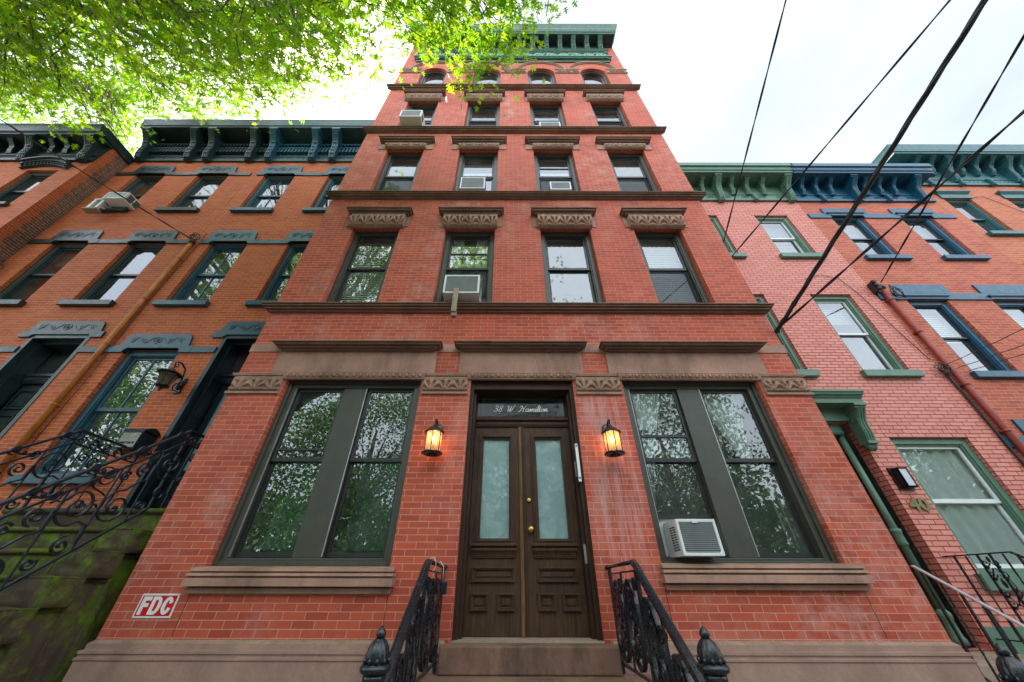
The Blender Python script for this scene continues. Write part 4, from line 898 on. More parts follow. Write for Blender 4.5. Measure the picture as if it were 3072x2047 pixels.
# rear-set chimney wall between, far left house
def far_left():
    Y = .58; b = thing('row_house', 'orange brick house at the far left edge standing forward with a heavy black cornice', 'house', (-14, Y, 0))
    xa, xb = -18.5, -11.07
    cols = [(-12.47, -11.66), (-14.5, -13.65), (-16.5, -15.65)]; ops = [(a, c, z0, z1) for a, c in cols for z0, z1 in ((8.76, 10.30), (5.6, 7.4), (2.6, 4.6))]
    m = MB(); wall(m, xa, xb, 0, 11.7, Y, ops, .2); m.build('brick_wall', 'orange_brick', b)
    m = MB(); m.quad((xb,Y,0),(xb,Y+.16,0),(xb,Y+.16,11.7),(xb,Y,11.7)); m.build('corner_pier', 'orange_brick', b)
    m = MB()                                                             # toothed quoins run into the rough party wall
    m.quad((xb,Y+.16,0),(xb,Y+9,0),(xb,Y+9,11.7),(xb,Y+.16,11.7)); m.quad((xa,Y+9,0),(xa,Y,0),(xa,Y,11.7),(xa,Y+9,11.7)); m.quad((xb,Y+9,0),(xa,Y+9,0),(xa,Y+9,11.7),(xb,Y+9,11.7)); m.build('party_wall', 'rough_brick', b)
    m = MB(); p = [(Y+.158, 0)]
    for k in range(90): w_ = .005 if k % 2 == 0 else (.10 if k % 4 == 1 else .05); p += [(Y+.16+w_, k*.1244+.0), (Y+.16+w_, k*.1244+(.0622 if k % 2 else .1244)), (Y+.165, k*.1244+(.0622 if k % 2 else .1244)), (Y+.165, (k+1)*.1244)]
    p.append((Y+.158, 90*.1244)); m.prismx(p, xb, xb+.006); m.build('toothing', 'orange_brick', b)
    MB().quad((xa,Y,11.7),(xb,Y,11.7),(xb,Y+9,11.7),(xa,Y+9,11.7)).build('roof', 'roof_tar', b)
    m = MB(); m.quad((xa+.1,Y+4,0),(xb-.1,Y+4,0),(xb-.1,Y+4,11.5),(xa+.1,Y+4,11.5))
    for z in (4.9, 7.7, 10.8): m.box(xa+.1, xb-.1, Y+.25, Y+4, z, z+.2)
    m.build('interior', 'plaster', b)
    for a, c in cols:
        for z0, z1 in ((8.76, 10.30), (5.6, 7.4), (2.6, 4.6)):
            sash_window(b, a+.003, c-.003, z0+.002, z1-.002, Y+.07, 'teal_black_paint', 'teal_black_paint', cw=.08, edge=False, gl='old_glass', blind=(.4, 'blind_white')); sill(b, a, c, z0, 'teal_black_paint', Y, .09, .08, .06)
            m = MB(); cx = (a+c)/2; n = 14
            for k in range(n):
                q0, q1 = -1+2*k/n, -1+2*(k+1)/n; W = .60; zz = lambda q: z1+.16*(1-q*q)
                for p, lo, hi in ((.07, .02, .12), (.12, .12, .20), (.17, .20, .25)):
                    m.prism([(cx+W*q0, zz(q0)+lo), (cx+W*q1, zz(q1)+lo), (cx+W*q1, zz(q1)+hi), (cx+W*q0, zz(q0)+hi)], Y-p, Y)
                m.ball((cx+W*(q0+q1)/2, Y-.08, zz((q0+q1)/2)+.07), .03, .03, .025, 6, 4)
            m.build('window_hood', 'teal_black_paint', b)
    m = MB(); m.loft(xa, xb-.02, Y, [(0, 10.72), (.06, 10.72), (.07, 10.78), (.04, 10.80), (.04, 10.9), (.08, 10.93), (.08, 11.0), (.05, 11.02), (.05, 11.42)], .2, .2)
    m.loft(xa, xb-.02, Y, [(0, 11.42), (.40, 11.42), (.40, 11.5), (.44, 11.52), (.46, 11.6), (.50, 11.68), (.52, 11.70), (.52, 11.77), (0, 11.8)], .1, .1)
    m.box(xb-.02, xb+.05, Y-.40, Y+1.2, 11.5, 11.78)
    K = m.build('cornice', 'teal_black_paint', b)
    for x in (-11.28, -12.86, -14.5, -16.1): mm = MB(); bracket_mesh(mm, x, .20, Y, .08, .38, 10.70, 11.42, .05, leaf=True); mm.build('bracket', 'teal_black_paint', K)
    for x in (-12.0, -12.4, -13.5, -13.9, -15.1, -15.5): mm = MB(); bracket_mesh(mm, x, .13, Y, .05, .30, 11.05, 11.42, .03, ribs=False); mm.build('bracket', 'teal_black_paint', K)
far_left()
# ================================================================ 40 (pink) , blue trimmed , amber house at the far right
def soldier(b, x0, x1, z, mat='pink_brick', Y=YN, h=.205):
    m = MB(); n = max(3, round((x1-x0+.1)/.068)); w = (x1-x0+.1)/n
    for k in range(n): m.box(x0-.05+w*k+.003, x0-.05+w*(k+1)-.003, Y-.004, Y+.02, z+.003, z+h)
    m.build('brick_lintel', mat, b)
H40 = thing('row_house', 'painted pink brick row house with sage green trim, right of the tall house', 'house', (5.7, YN, 0))
cols = [(4.32, 5.19), (6.13, 6.95)]
ops = [(a, c, z0, z1) for a, c in cols for z0, z1 in ((7.60, 9.10), (4.58, 6.40))]+[(5.80, 7.0, 1.70, 3.42), (4.30, 5.38, 1.0, 3.66)]
shell(H40, 3.96, 7.47, 10.4, YN, ops, 'pink_brick', .16, 9, slabs=(3.9, 6.9, 9.4))
for a, c in cols:
    for z0, z1 in ((7.60, 9.10), (4.58, 6.40)):
        sash_window(H40, a+.003, c-.003, z0+.002, z1-.002, YN+.05, 'sage_paint', 'white_paint', cw=.075, sw=.035, gl='glass', edge=False, blind=(1., 'blind_white') if z0 > 7 else (.3, 'blind_white'))
        sill(H40, a, c, z0, 'sage_paint', h=.125, p=.08); soldier(H40, a, c, z1)
sash_window(H40, 5.803, 6.997, 1.702, 3.418, YN+.05, 'sage_paint', 'white_paint', gl='ground_glass', cw=.085, sw=.045, split=.5, edge=False, curtain=((0, (5.88, 6.93)),))
sill(H40, 5.80, 7.0, 1.70, 'sage_paint', h=.17, p=.08); soldier(H40, 5.80, 7.0, 3.42)
for a, c in ((3.96, 4.28), (5.40, 7.47)): MB().box(a, c, YN-.03, YN+.05, .97, 1.20).build('base_course', 'sage_paint', H40)
m = MB(); m.box(3.96, 7.47, YN-.05, YN+.02, 0, .96); m.build('stone_base', 'tan_stone', H40)
# entrance
m = MB(); m.box(5.20, 5.235, YN+.02, YN+.30, 1.0, 3.66) if 0 else None
m.tube([(5.17, YN+.10, 1.35), (5.17, YN+.10, 3.52)], .042, 12); m.lathe([(.075, 0), (.075, .05), (.06, .08), (.055, .22), (.07, .25), (.07, .29), (.045, .32)], (5.17, YN+.10, 1.03), 12); m.lathe([(.05, 0), (.06, .02), (.055, .06), (.055, .14), (.065, .16), (.065, .19), (.045, .2)], (5.17, YN+.10, 2.0), 12)
m.box(4.4, 5.2, YN+.05, YN+.12, 3.52, 3.66); m.tube([(4.4, YN+.04, 3.50), (5.17, YN+.04, 3.50)], .035, 10)
m.build('door_column', 'sage_paint', H40)
m = MB(); m.box(5.03, 5.12, YN+.14, YN+.28, 1.0, 3.50); m.box(4.35, 5.03, YN+.14, YN+.28, 3.42, 3.52); F = m.build('door_frame', 'orange_wood', H40)
m = MB(); m.box(4.35, 5.03, YN+.24, YN+.30, 1.0, 3.42)
for z0, z1 in ((1.15, 1.7), (1.85, 3.2)): pframe(m, 4.5, 4.93, z0, z1, .03, YN+.24, .02)
m.build('door_leaf', 'orange_wood', F)
m = MB(); m.loft(4.32, 5.42, YN, [(0, 3.66), (.06, 3.66), (.06, 3.86), (.28, 3.86), (.28, 3.93), (.30, 3.94), (.31, 3.965), (.345, 3.975), (.35, 4.0), (.37, 4.01), (.37, 4.045), (0, 4.06)], .15, .15); Kd = m.build('door_hood', 'sage_paint', H40)
for x in (5.37, 4.36):
    mm = MB(); bracket_mesh(mm, x, .13, YN, .10, .27, 3.32, 3.86, .03, leaf=False)
    for q in range(5): mm.ball((x-.05+.025*q, YN-.07, 3.27-.02*(q % 2)), .022, .05, .07, 7, 5)
    mm.build('bracket', 'sage_paint', Kd)
def small_cornice(b, xa, xb, z0, zt, proj, mat, bigs, smalls, halves, rl=0, rr=0, cap=None):
    K = cornice(b, xa, xb, z0, zt, proj, mat, rl=rl, rr=rr, fz=.69)
    zs = z0+.69
    for x in bigs: mm = MB(); bracket_mesh(mm, x, .13, YN, .06, proj-.14, z0-.02, zs, .03); mm.build('bracket', mat, K)
    for x in smalls:
        mm = MB(); bracket_mesh(mm, x, .085, YN, .05, proj-.20, z0+.26, zs, .035); mm.ball((x, YN-.05, z0+.25), .022, .022, .02, 8, 5); mm.build('modillion', mat, K)
    m = MB()
    for x in halves: m.box(x-.04, x+.04, YN-.10, YN-.03, z0-.03, z0+.22); m.box(x-.02, x+.02, YN-.115, YN-.1, z0, z0+.2)
    xs = sorted(list(bigs)+list(halves))
    for p, q in zip(xs, xs[1:]):
        n = 2
        for k in range(n): c = p+(q-p)*(k+.5)/n; pframe(m, c-.08, c+.08, z0+.11, z0+.18, .012, YN-.035, .014)
    m.build('frieze_panels', mat, K); return K
small_cornice(H40, 3.96, 7.45, 9.70, 10.60, .50, 'sage_paint', (5.50, 7.33), (4.3, 4.66, 5.12, 5.90, 6.30, 6.72), (4.6, 6.41), rr=.1)
o = thing('house_number', 'olive bronze figures 40 fixed on the pink brick wall below the wall light', 'house number', (5.58, YN, 2.48))
text_mesh('40', 'digits', 'old_gilt', o, 5.45, 5.72, 2.48, .165, YN-.012, .014, 0, .03)
o = thing('wall_light', 'rectangular bronze wall light with frosted white glass on the pink brick wall', 'wall light', (5.55, YN, 2.82))
m = MB(); m.box(5.46, 5.66, YN-.03, YN, 2.66, 2.96); m.frame(5.49, 5.63, 2.68, 2.94, .018, YN-.12, YN-.105); m.box(5.49, 5.502, YN-.12, YN-.03, 2.68, 2.94); m.box(5.49, 5.63, YN-.12, YN-.03, 2.68, 2.692); m.box(5.49, 5.63, YN-.12, YN-.03, 2.928, 2.94); m.build('housing', 'bronze_black', o)
MB().box(5.503, 5.625, YN-.115, YN-.04, 2.695, 2.925).build('diffuser', 'blue_white_paint', o)
HB = thing('row_house', 'red brick row house with bright blue trim at the right', 'house', (9.25, YN, 0))
cols = [(8.0, 8.82), (9.72, 10.53)]
shell(HB, 7.475, 11.12, 10.4, YN, [(a, c, z0, z1) for a, c in cols for z0, z1 in ((7.55, 9.14), (4.56, 6.27), (1.6, 3.42))], 'rust_brick', .18, 9, slabs=(3.9, 6.9, 9.4))
def stepped(b, cols, zb, zt, top, xa, xb, mat):
    e = [xa]+[v for p in cols for v in p]+[xb]
    for k in range(0, len(e), 2): MB().box(e[k], e[k+1], YN-.03, YN+.02, zb-.02, zb+.15).build('belt_course', mat, b)
    for a, c in cols:
        m = MB(); m.box(a-.10, c+.17, YN-.032, YN+.02, zb+.15, top); m.box(a, c, YN-.03, YN+.02, zt, zb+.15) if zt < zb+.15 else None
        m.build('raised_lintel', mat, b)
    for a, c in cols: MB().loft(a+.02, c-.02, YN, [(0, zt-.06), (.03, zt-.06), (.04, zt-.02), (.07, zt), (.07, zt+.03), (0, zt+.04)]).build('lintel', mat, b)
for zb, zt, tp in ((6.27, 6.32, 6.66), (9.0, 9.14, 9.36), (3.28, 3.42, 3.70)): stepped(HB, cols, zb, zt, tp, 7.48, 11.1, 'blue_paint')
for a, c in cols:
    for z0, z1 in ((7.55, 9.14), (4.56, 6.27), (1.6, 3.42)):
        sash_window(HB, a+.003, c-.003, z0+.002, z1-.002, YN+.05, 'blue_paint', 'navy_iron', cw=.10, sw=.03, gl='glass', edge=False, blind=(.5, 'blind_white')); sill(HB, a, c, z0, 'blue_paint', h=.12, p=.08)
small_cornice(HB, 7.46, 11.08, 9.68, 10.58, .50, 'blue_paint', (9.05, 10.72), (7.75, 8.12, 8.5, 9.42, 9.80, 10.18), (8.16, 9.86), rr=.15)
HO = thing('row_house', 'amber brick house with dark teal trim at the far right edge', 'house', (14.5, YN, 0))
cols = [(11.42, 12.14), (13.08, 13.85), (14.8, 15.6), (16.5, 17.3)]
shell(HO, 11.125, 18.5, 11.5, YN, [(a, c, z0, z1) for a, c in cols for z0, z1 in ((8.40, 9.86), (5.3, 7.1), (2.0, 3.9))], 'amber_brick', .18, 9, slabs=(4.5, 7.5, 10.4))
for a, c in cols:
    for z0, z1 in ((8.40, 9.86), (5.3, 7.1), (2.0, 3.9)):
        sash_window(HO, a+.003, c-.003, z0+.002, z1-.002, YN+.05, 'dark_teal_paint', 'dark_teal_paint', cw=.07, sw=.03, edge=False, blind=(.5, 'blind_white')); sill(HO, a, c, z0, 'dark_teal_paint', h=.11)
        MB().loft(a-.02, c+.02, YN, [(0, z1), (.03, z1), (.03, z1+.16), (.05, z1+.18), (.09, z1+.22), (.09, z1+.26), (0, z1+.28)], .8, .8).build('window_hood', 'dark_teal_paint', HO)
K = cornice(HO, 11.14, 18.5, 10.46, 11.76, .52, 'dark_teal_paint', rl=.9, fz=.92)
for k in range(17):
    x = 11.45+k*.42; mm = MB(); bracket_mesh(mm, x, .13 if k % 4 == 2 else .11, YN, .05, .36, 10.95 if k % 4 != 2 else 10.6, 11.38, .035); mm.build('bracket', 'dark_teal_paint', K)
m = MB()
for k in range(9): x = 11.5+k*.84; m.box(x-.05, x+.05, YN-.10, YN-.03, 10.42, 10.70); m.box(x-.025, x+.025, YN-.115, YN-.1, 10.45, 10.66)
for k in range(60): x = 11.2+k*.12; m.prism([(x, 10.56), (x+.12, 10.56), (x+.06, 10.66)], YN-.045, YN-.03)
m.build('frieze_blocks', 'dark_teal_paint', K)
# ================================================================ mossy high stoop of 36
o = thing('stone_stoop', 'tall mossy stone steps climbing to the blue-trimmed house at the left', 'stoop', (-4.7, -1, 0))
XL, XR, XC = -5.62, -3.80, -4.13
rnd = random.Random(4)
def rough_block(m, x0, x1, y0, y1, z0, z1, a=.012, n=5):
    """block with an uneven dressed surface"""
    def f(P, Q, R, T):
        N_ = 9
        def fn(u, v):
            p = [(P[i]*(1-u)+Q[i]*u)*(1-v)+(T[i]*(1-u)+R[i]*u)*v for i in range(3)]
            k = a*(sin(p[0]*23+p[2]*31)+sin(p[1]*27-p[2]*19+p[0]*11)+.6*sin(p[2]*63+p[1]*47))*.5
            e = min(u, 1-u, v, 1-v); k = k*min(1, e*6)-a*.9*max(0, 1-e*9)
            nx, ny, nz = nrm; return (p[0]+nx*k, p[1]+ny*k, p[2]+nz*k)
        return fn, N_
    for nrm, c in (((0,-1,0), ((x0,y0,z0),(x1,y0,z0),(x1,y0,z1),(x0,y0,z1))), ((1,0,0), ((x1,y0,z0),(x1,y1,z0),(x1,y1,z1),(x1,y0,z1))), ((0,0,1), ((x0,y0,z1),(x1,y0,z1),(x1,y1,z1),(x0,y1,z1))), ((-1,0,0), ((x0,y1,z0),(x0,y0,z0),(x0,y0,z1),(x0,y1,z1)))):
        fn, N_ = f(c[0], c[1], c[2], c[3]); m.grid(N_, N_, fn)
m = MB(); m.box(XL, XR-.02, .20, 1.03, 1.80, 2.262); m.tube([(XL,.19,2.235),(XR-.02,.19,2.235)], .03, 10); m.build('landing', 'mossy_stone', o)
m = MB(); m.box(XC+.02, XR-.06, .26, 1.03, .0, 2.15); m.build('landing_side', 'mossy_stone', o)
for k in range(10):
    z = 2.05-.21*k; y = .20-.25*(k+1); yb = y+.25
    m = MB(); m.box(XL, XC, y+.03, yb+.05, z-.235, z); m.tube([(XL, y+.02, z-.025), (XC+.01, y+.02, z-.025)], .026, 8); m.build('step', 'mossy_stone', o)
    if k < 8:
        m = MB(); j = rnd.uniform(-.02, .02); rough_block(m, XC-.02+j, XR+rnd.uniform(-.02, .02), y-.0, yb+.05, z-.225, z-.01, .012); m.build('cheek_block', 'mossy_stone', o)
m = MB(); y0, z0_ = .25, 1.80
for k in range(8):
    z1_ = 2.05-.21*k-.23; ya = .20-.25*(k+1)+.05
    if z1_ > .1: rough_block(m, XC+.10, XR-.05, ya, ya+.30, 0, z1_, .03)
m.build('side_wall', 'mossy_stone', o)
def scroll_rail(x, label, side):
    o = thing('iron_railing', label, 'railing', (x, -.8, 0), 'wrought iron railings of the mossy stoop')
    Yt, Ye, Yw = .17, -2.2, YN-.02 ; zt = 3.155; sl = .87
    top = lambda y: zt+sl*min(0, y-Yt)
    def bar(off, wx, th):
        m.strip([(x, Yw, zt-off), (x, Yt, zt-off), (x, Ye, top(Ye)-off)], wx, th)
    m = MB(); m.strip([(x, Yw, zt), (x, Yt, zt), (x, Ye, top(Ye))], .048, .022); m.build('handrail', 'navy_iron', o)
    m = MB(); bar(.155, .02, .018); bar(.90, .022, .02); m.build('lower_rail', 'navy_iron', o)
    for y in (Yw-.012, Yt, -1.15): MB().box(x-.012, x+.012, y-.012, y+.012, 2.262 if y > 0 else top(y)-1.0, top(y)).build('post', 'navy_iron', o)
    m = MB(); W, T = .022, .014; ys = [Yw-.06]; P_ = .33
    y = Yw-.05; k = 0
    while y > Ye+.1:
        y2 = y-P_; yc = (y+y2)/2; s = 0 if yc > Yt else sl; zc = top(yc)-.53
        # small C scrolls between the two upper bars
        for d in (1, -1): m.strip(spiral((yc+d*.085, top(yc)-.085), .052, -pi/2 if d > 0 else pi*1.5, 1.5, d, x, s*.6), W, T)
        m.strip([(x, yc+.085, top(yc)-.137+.085*s), (x, yc, top(yc)-.115), (x, yc-.085, top(yc)-.033-.085*s)], W, T)
        # bar at the unit edge
        m.strip([(x, y2, top(y2)-.90), (x, y2, top(y2)-.155)], .013, .013)
        # large scroll: arc rising from the bar foot and curling in
        f = 1 if k % 2 == 0 else -1
        c = (yc-.02, zc+.12*f); R = .165
        sp = spiral(c, R, -pi/2*f, 1.85, -f, x, s*.15, 44, .90); m.strip(sp, W, T)
        e = sp[0]; m.strip([(x, e[1]+.0, e[2]), (x, e[1]+.08, e[2]-.02*f+.08*s), (x, y-.02, zc-.10*f+s*.1), (x, y-.015, zc-.26*f+s*.1)], W, T)
        m.strip(spiral((yc+.05, zc-.235*f+.05*s), .075, pi/2*f, 1.5, f, x, 0), W, T)
        m.strip(spiral((yc-.10, zc-.25*f-.10*s), .055, pi*.2, 1.4, -f, x, 0), W, T)
        m.ball((x, yc, top(yc)-.085), .014, .022, .022, 7, 5); m.ball((x, c[0], c[1]), .013, .02, .02, 7, 5)
        y = y2; k += 1
    m.build('scrollwork', 'navy_iron', o); return o
scroll_rail(-4.02, 'near scrollwork iron railing on the right side of the mossy stoop', 1)
scroll_rail(-5.42, 'far scrollwork iron railing on the left side of the mossy stoop', 0)
# lantern and mailbox of 36
o = thing('wall_lantern', 'unlit black lantern on a curled arm between the blue window and door', 'lantern', (-5.45, YN, 4.3))
x, Y, z = -5.47, .77, 4.33
m = MB(); m.box(-5.52, -5.40, YN-.03, YN-.005, 4.12, 4.40); m.ball((-5.46, YN-.04, 4.27), .05, .04, .09, 12, 8); m.build('wall_plate', 'black_iron', o, bevel=.008)
m = MB(); m.tube([(-5.46, YN-.04, 4.16), (-5.46, YN-.10, 4.14), (-5.46, YN-.13, 4.20), (-5.46, YN-.09, 4.27)], .01, 7); m.tube([(-5.46, YN-.05, 4.28), (-5.46, YN-.07, 4.42), (-5.46, YN-.10, 4.53), (x, Y+.09, 4.585), (x, Y+.02, 4.575), (x, Y-.02, 4.53), (x, Y, 4.49), (x, Y+.045, 4.495), (x, Y+.05, 4.53), (x, Y+.025, 4.545)], [.014]*4+[.012]*3+[.010]*3, 8); m.tube([(x, Y, 4.42), (x, Y, 4.49)], .012, 8); m.build('arm', 'black_iron', o)
m = MB(); m.lathe([(.155, .0), (.165, .008), (.165, .016), (.14, .03), (.09, .045), (.06, .06), (.055, .075), (.03, .085), (.032, .10), (.01, .11)], (x, Y, z), 28); m.build('hood', 'black_iron', o)
m = MB(); m.lathe([(.118, 0), (.072, -.20)], (x, Y, z), 6, False); m.build('glass_shade', 'smoky_glass', o)
m = MB()
for k in range(6): a = k*pi/3; m.tube([(x+.122*cos(a), Y+.122*sin(a), z), (x+.075*cos(a), Y+.075*sin(a), z-.20)], .006, 4)
m.lathe([(.092, -.195), (.098, -.205), (.095, -.215), (.05, -.235), (.03, -.24), (.034, -.25), (.026, -.262), (.012, -.27), (.018, -.285), (.004, -.30)], (x, Y, z), 20); m.build('cage', 'black_iron', o)
o = thing('mailbox', 'black wall mailbox marked 34 W above the scrollwork railing', 'mailbox', (-5.40, YN, 3.3))
m = MB(); m.box(-5.58, -5.29, YN-.27, YN-.03, 3.12, 3.40); m.build('body', 'navy_iron', o, bevel=.006)
m = MB(); n = 12; m.prismx([(YN-.28+.27*k/n, 3.395+.07*sin(pi*k/n)**.8) for k in range(n+1)]+[(YN-.01, 3.39), (YN-.28, 3.39)], -5.60, -5.27); m.build('lid', 'black_iron', o)
m = MB(); m.box(-5.57, -5.30, YN-.276, YN-.27, 3.15, 3.36); Fp = m.build('number_plate', 'pewter', o)
m = MB(); m.frame(-5.575, -5.295, 3.14, 3.37, .008, YN-.282, YN-.27); m.build('plate_frame', 'black_iron', o)
text_mesh('34 W', 'digits', 'gilt', Fp, -5.55, -5.33, 3.315, .065, YN-.277, .004, .15, .02)
text_mesh('HAMILTON PL', 'lettering', 'black_iron', Fp, -5.555, -5.325, 3.215, .035, YN-.277, .003, .1, .01)
# ================================================================ stoop of 40 with thin railings
o = thing('stone_stoop', 'stone steps up to the green-trimmed pink house at the right', 'stoop', (4.8, 0, 0))
MB().box(4.15, 5.50, .25, 1.04, .86, .985).build('landing', 'tan_stone', o, bevel=.01)
for k in range(5): MB().box(4.15, 5.50, .25-.27*(k+1), .25-.27*k+.02, 0, .80-.17*k).build('step', 'tan_stone', o, bevel=.01)
def bar_rail(x, label, topmat, yt, zt, sl, ye, ornament):
    o = thing('bar_railing', label, 'railing', (x, 0, 0), 'barred railings of the right stoop')
    top = lambda y: zt+sl*min(0, y-yt)
    m = MB(); m.strip([(x, YN-.02, zt), (x, yt, zt), (x, ye, top(ye))], .038, .014); m.build('handrail', topmat, o)
    m = MB(); m.strip([(x, YN-.02, zt-.78), (x, yt, zt-.78), (x, ye, top(ye)-.78)], .02, .012); y = YN-.14
    k = 0
    while y > ye:
        bt = top(y)-(.90 if k % 3 == 0 else .78)
        if k % 3 == 1:
            n = 60; vs = []
            for i in range(n+1):
                t = i/n; tw = 6.28*1.5*max(0, min(1, (t-.25)*2)); z_ = bt+(top(y)-.01-bt)*t
                vs += [(x+.009*cos(tw+q*pi/2+.78), y+.009*sin(tw+q*pi/2+.78), z_) for q in range(4)]
            m.add(vs, [(i*4+q, i*4+(q+1)%4, i*4+4+(q+1)%4, i*4+4+q) for i in range(n) for q in range(4)])
        else: m.box(x-.009, x+.009, y-.009, y+.009, bt, top(y)-.005)
        y -= .125; k += 1
    m.build('balusters', 'black_iron', o)
    if ornament:
        m = MB(); yc, zc = ornament
        for s in (-1, 1):
            for (dz, r) in ((.17, .035), (.06, .045), (-.10, .05), (-.2, .04)):
                m.strip(spiral((yc+s*(r+.012), zc+dz), r, pi if s > 0 else 0, 1.3, s, x), .012, .008); m.ball((x, yc+s*.055, zc+dz-.04), .010, .024, .018, 6, 4)
            m.strip([(x, yc+s*.01, zc+.12), (x, yc+s*.07, zc+.02), (x, yc+s*.085, zc-.06), (x, yc+s*.03, zc-.15), (x, yc, zc-.22)], .012, .008)
        m.ball((x, yc, zc-.02), .014, .02, .05); m.ball((x, yc, zc+.2), .012, .018, .03); m.build('leaf_ornament', 'black_iron', o)
    return o
bar_rail(4.20, 'bar railing with a bright galvanised handrail beside the tall red house', 'galvanised', .21, 1.74, .70, -1.15, None)
bar_rail(5.47, 'black bar railing with leaf ornament below the white-curtained window', 'black_iron', .33, 1.875, .66, -1.0, (.58, 1.62))
# ================================================================ conduits
def pipe(name, label, cat, pts, r, mat, straps=(), strapmat='rust_pipe', cap=None):
    o = thing(name, label, cat, pts[0]); MB().tube(pts, r, 12).build('tube', mat, o)
    for z in straps:
        MB().lathe([(r+.006, -.02), (r+.006, .02)], (pts[0][0], pts[0][1], z), 12).box(pts[0][0]-r-.02, pts[0][0]+r+.02, pts[0][1]+.01, YN, z-.012, z+.012).build('strap', strapmat, o)
    if cap: MB().lathe([(r*1.3, 0), (r*1.5, .04), (r*1.3, .09), (r*.4, .11)], (pts[0][0], pts[0][1]-.01, pts[0][2]-.04), 12).build('weatherhead', cap, o)
    return o
pipe('conduit', 'rusty orange conduit running down between the two left orange houses', 'conduit', [(-7.24, YN-.05, 7.93), (-7.24, YN-.05, 2.2)], .042, 'rust_pipe', (7.4, 6.2, 5.1, 3.9), cap='cable_black')
pipe('conduit', 'brick-red conduit running down the blue-trimmed house at the right', 'conduit', [(7.60, YN-.06, 6.52), (7.60, YN-.06, 1.0)], .047, 'red_pipe', (6.2, 5.4, 4.3, 3.5, 2.9), 'red_pipe', cap='cable_black')
pipe('conduit', 'white conduit on the dark-trimmed left house, running in from the left edge', 'conduit', [(-11.0, YN-.06, 7.0), (-11.0, YN-.06, 4.2)], .04, 'white_pipe')
o = thing('insulator_bracket', 'black spool insulators at the head of the brick-red conduit', 'insulator', (7.5, YN, 6.55))
m = MB(); m.box(7.44, 7.50, YN-.10, YN, 6.40, 6.66)
m.build('bracket', 'cable_black', o)
for dz in (0, .09, .18): MB().lathe([(.02, 0), (.04, .01), (.04, .025), (.022, .035), (.04, .045), (.04, .06), (.02, .07)], (7.46, YN-.13, 6.42+dz), 12).build('spool', 'black_iron', o)
# ================================================================ overhead wires
def sag(a, b, s, n=40, tw=0, ph=0):
    a, b = Vector(a), Vector(b); out = []
    for i in range(n+1):
        t = i/n; p = a.lerp(b, t); p.z -= s*4*t*(1-t)
        if tw: p.x += tw*cos(t*55+ph); p.z += tw*sin(t*55+ph)
        out.append(p)
    return out
def wire(label, strands, r, name='overhead_wire'):
    o = thing(name, label, 'wire', tuple(strands[0][0]), 'overhead wires')
    m = MB()
    for s in strands: m.tube(s, r, 6)
    m.build('strands', 'cable_black', o); return o
def ext(a, via, k):                                         # far end on the street pole side, beyond via
    a, v = Vector(a), Vector(via); return a+(v-a)*k
P1 = ext((3.99, .10, 6.72), (3.36, -3.09, 7.34), 3.2); P2 = ext((3.99, .10, 6.36), (4.36, -3.26, 6.27), 3.2); P3 = ext((3.97, .02, 4.62), (4.44, -3.30, 6.0), 3.2)
P4 = ext((7.60, .92, 6.60), (6.20, -2.87, 6.95), 2.5); P5 = ext((3.98, .02, 4.66), (4.70, -2.75, 5.08), 3.2)
wire('pair of twisted black wires crossing the sky just right of the tall building', [sag((3.99, .10, 6.72), P1, .0, 200, .006, q*pi) for q in range(2)], .0075)
wire('single thin black wire crossing the sky between the twisted pair and the thick bundle', [sag((3.99, .10, 6.36), P2, .0, 200, .006, q*pi) for q in range(2)], .0075)
wire('thickest black cable bundle running down to the corner of the tall building', [sag((3.97+.0, .02, 4.62), P3, .0, 160, .013, q*2.1) for q in range(3)], .017)
wire('black wire from the right edge down to the insulators on the brick-red conduit', [sag((7.58, .90, 6.60), P4, .0, 160, .008, q*pi) for q in range(2)], .008)
wire('black wire from the right edge meeting the thick bundle at the tall building', [sag((3.98, .02, 4.66), P5, .0, 160, .009, q*pi) for q in range(2)], .0095)
wire('thin sagging black wire at the upper left leading to the rusty orange conduit', [sag((-7.24, .98, 8.0), Vector((-7.24, .98, 8.0)).lerp(Vector((-9.7, -1.25, 8.85)), 2.2), .10, 100, .008, q*pi) for q in range(2)], .009)
o = thing('wire_clamp', 'tangle of clamps and loops where wires reach the corner of the tall building', 'wire', (3.98, 0, 4.6), 'wire tangles')
m = MB()
for k in range(4): m.tube([(3.99, -.02-.02*k, 4.60+.03*k), (3.96+.02*k, -.12, 4.66+.03*k), (4.01+.02*k, -.25-.05*k, 4.74+.02*k), (4.02+.02*k, -.45-.08*k, 4.84+.03*k)], .009, 6)
m.build('loops', 'cable_black', o)
def tangle(c, label, R, n=5, seed=1):
    o = thing('wire_tangle', label, 'wire', c, 'wire tangles'); r_ = random.Random(seed); m = MB()
    for k in range(n):
        a0 = r_.uniform(0, 6); rr = R*r_.uniform(.5, 1.1); cx, cz = c[0]+r_.uniform(-.5, .5)*R, c[2]-r_.uniform(0, 1)*R; e = r_.uniform(.5, 1.1)
        m.tube([(cx+rr*cos(a0+q*.35), c[1]-.03-.03*sin(q*.5+k), cz+rr*e*sin(a0+q*.35)) for q in range(r_.randint(9, 19))], .008, 5)
    m.build('loops', 'cable_black', o)
tangle((-7.24, YN-.07, 8.12), 'black wire loops at the top of the rusty orange conduit', .10, 4, 2)
tangle((-10.95, YN-.07, 7.15), 'black wire loops above the white conduit at the left edge', .16, 7, 5)
tangle((7.78, YN-.08, 6.45), 'black wire loops beside the insulators of the brick-red conduit', .14, 5, 3)
tangle((7.46, YN-.06, 4.66), 'black wire loops midway down between the pink and blue-trimmed houses', .10, 6, 8)
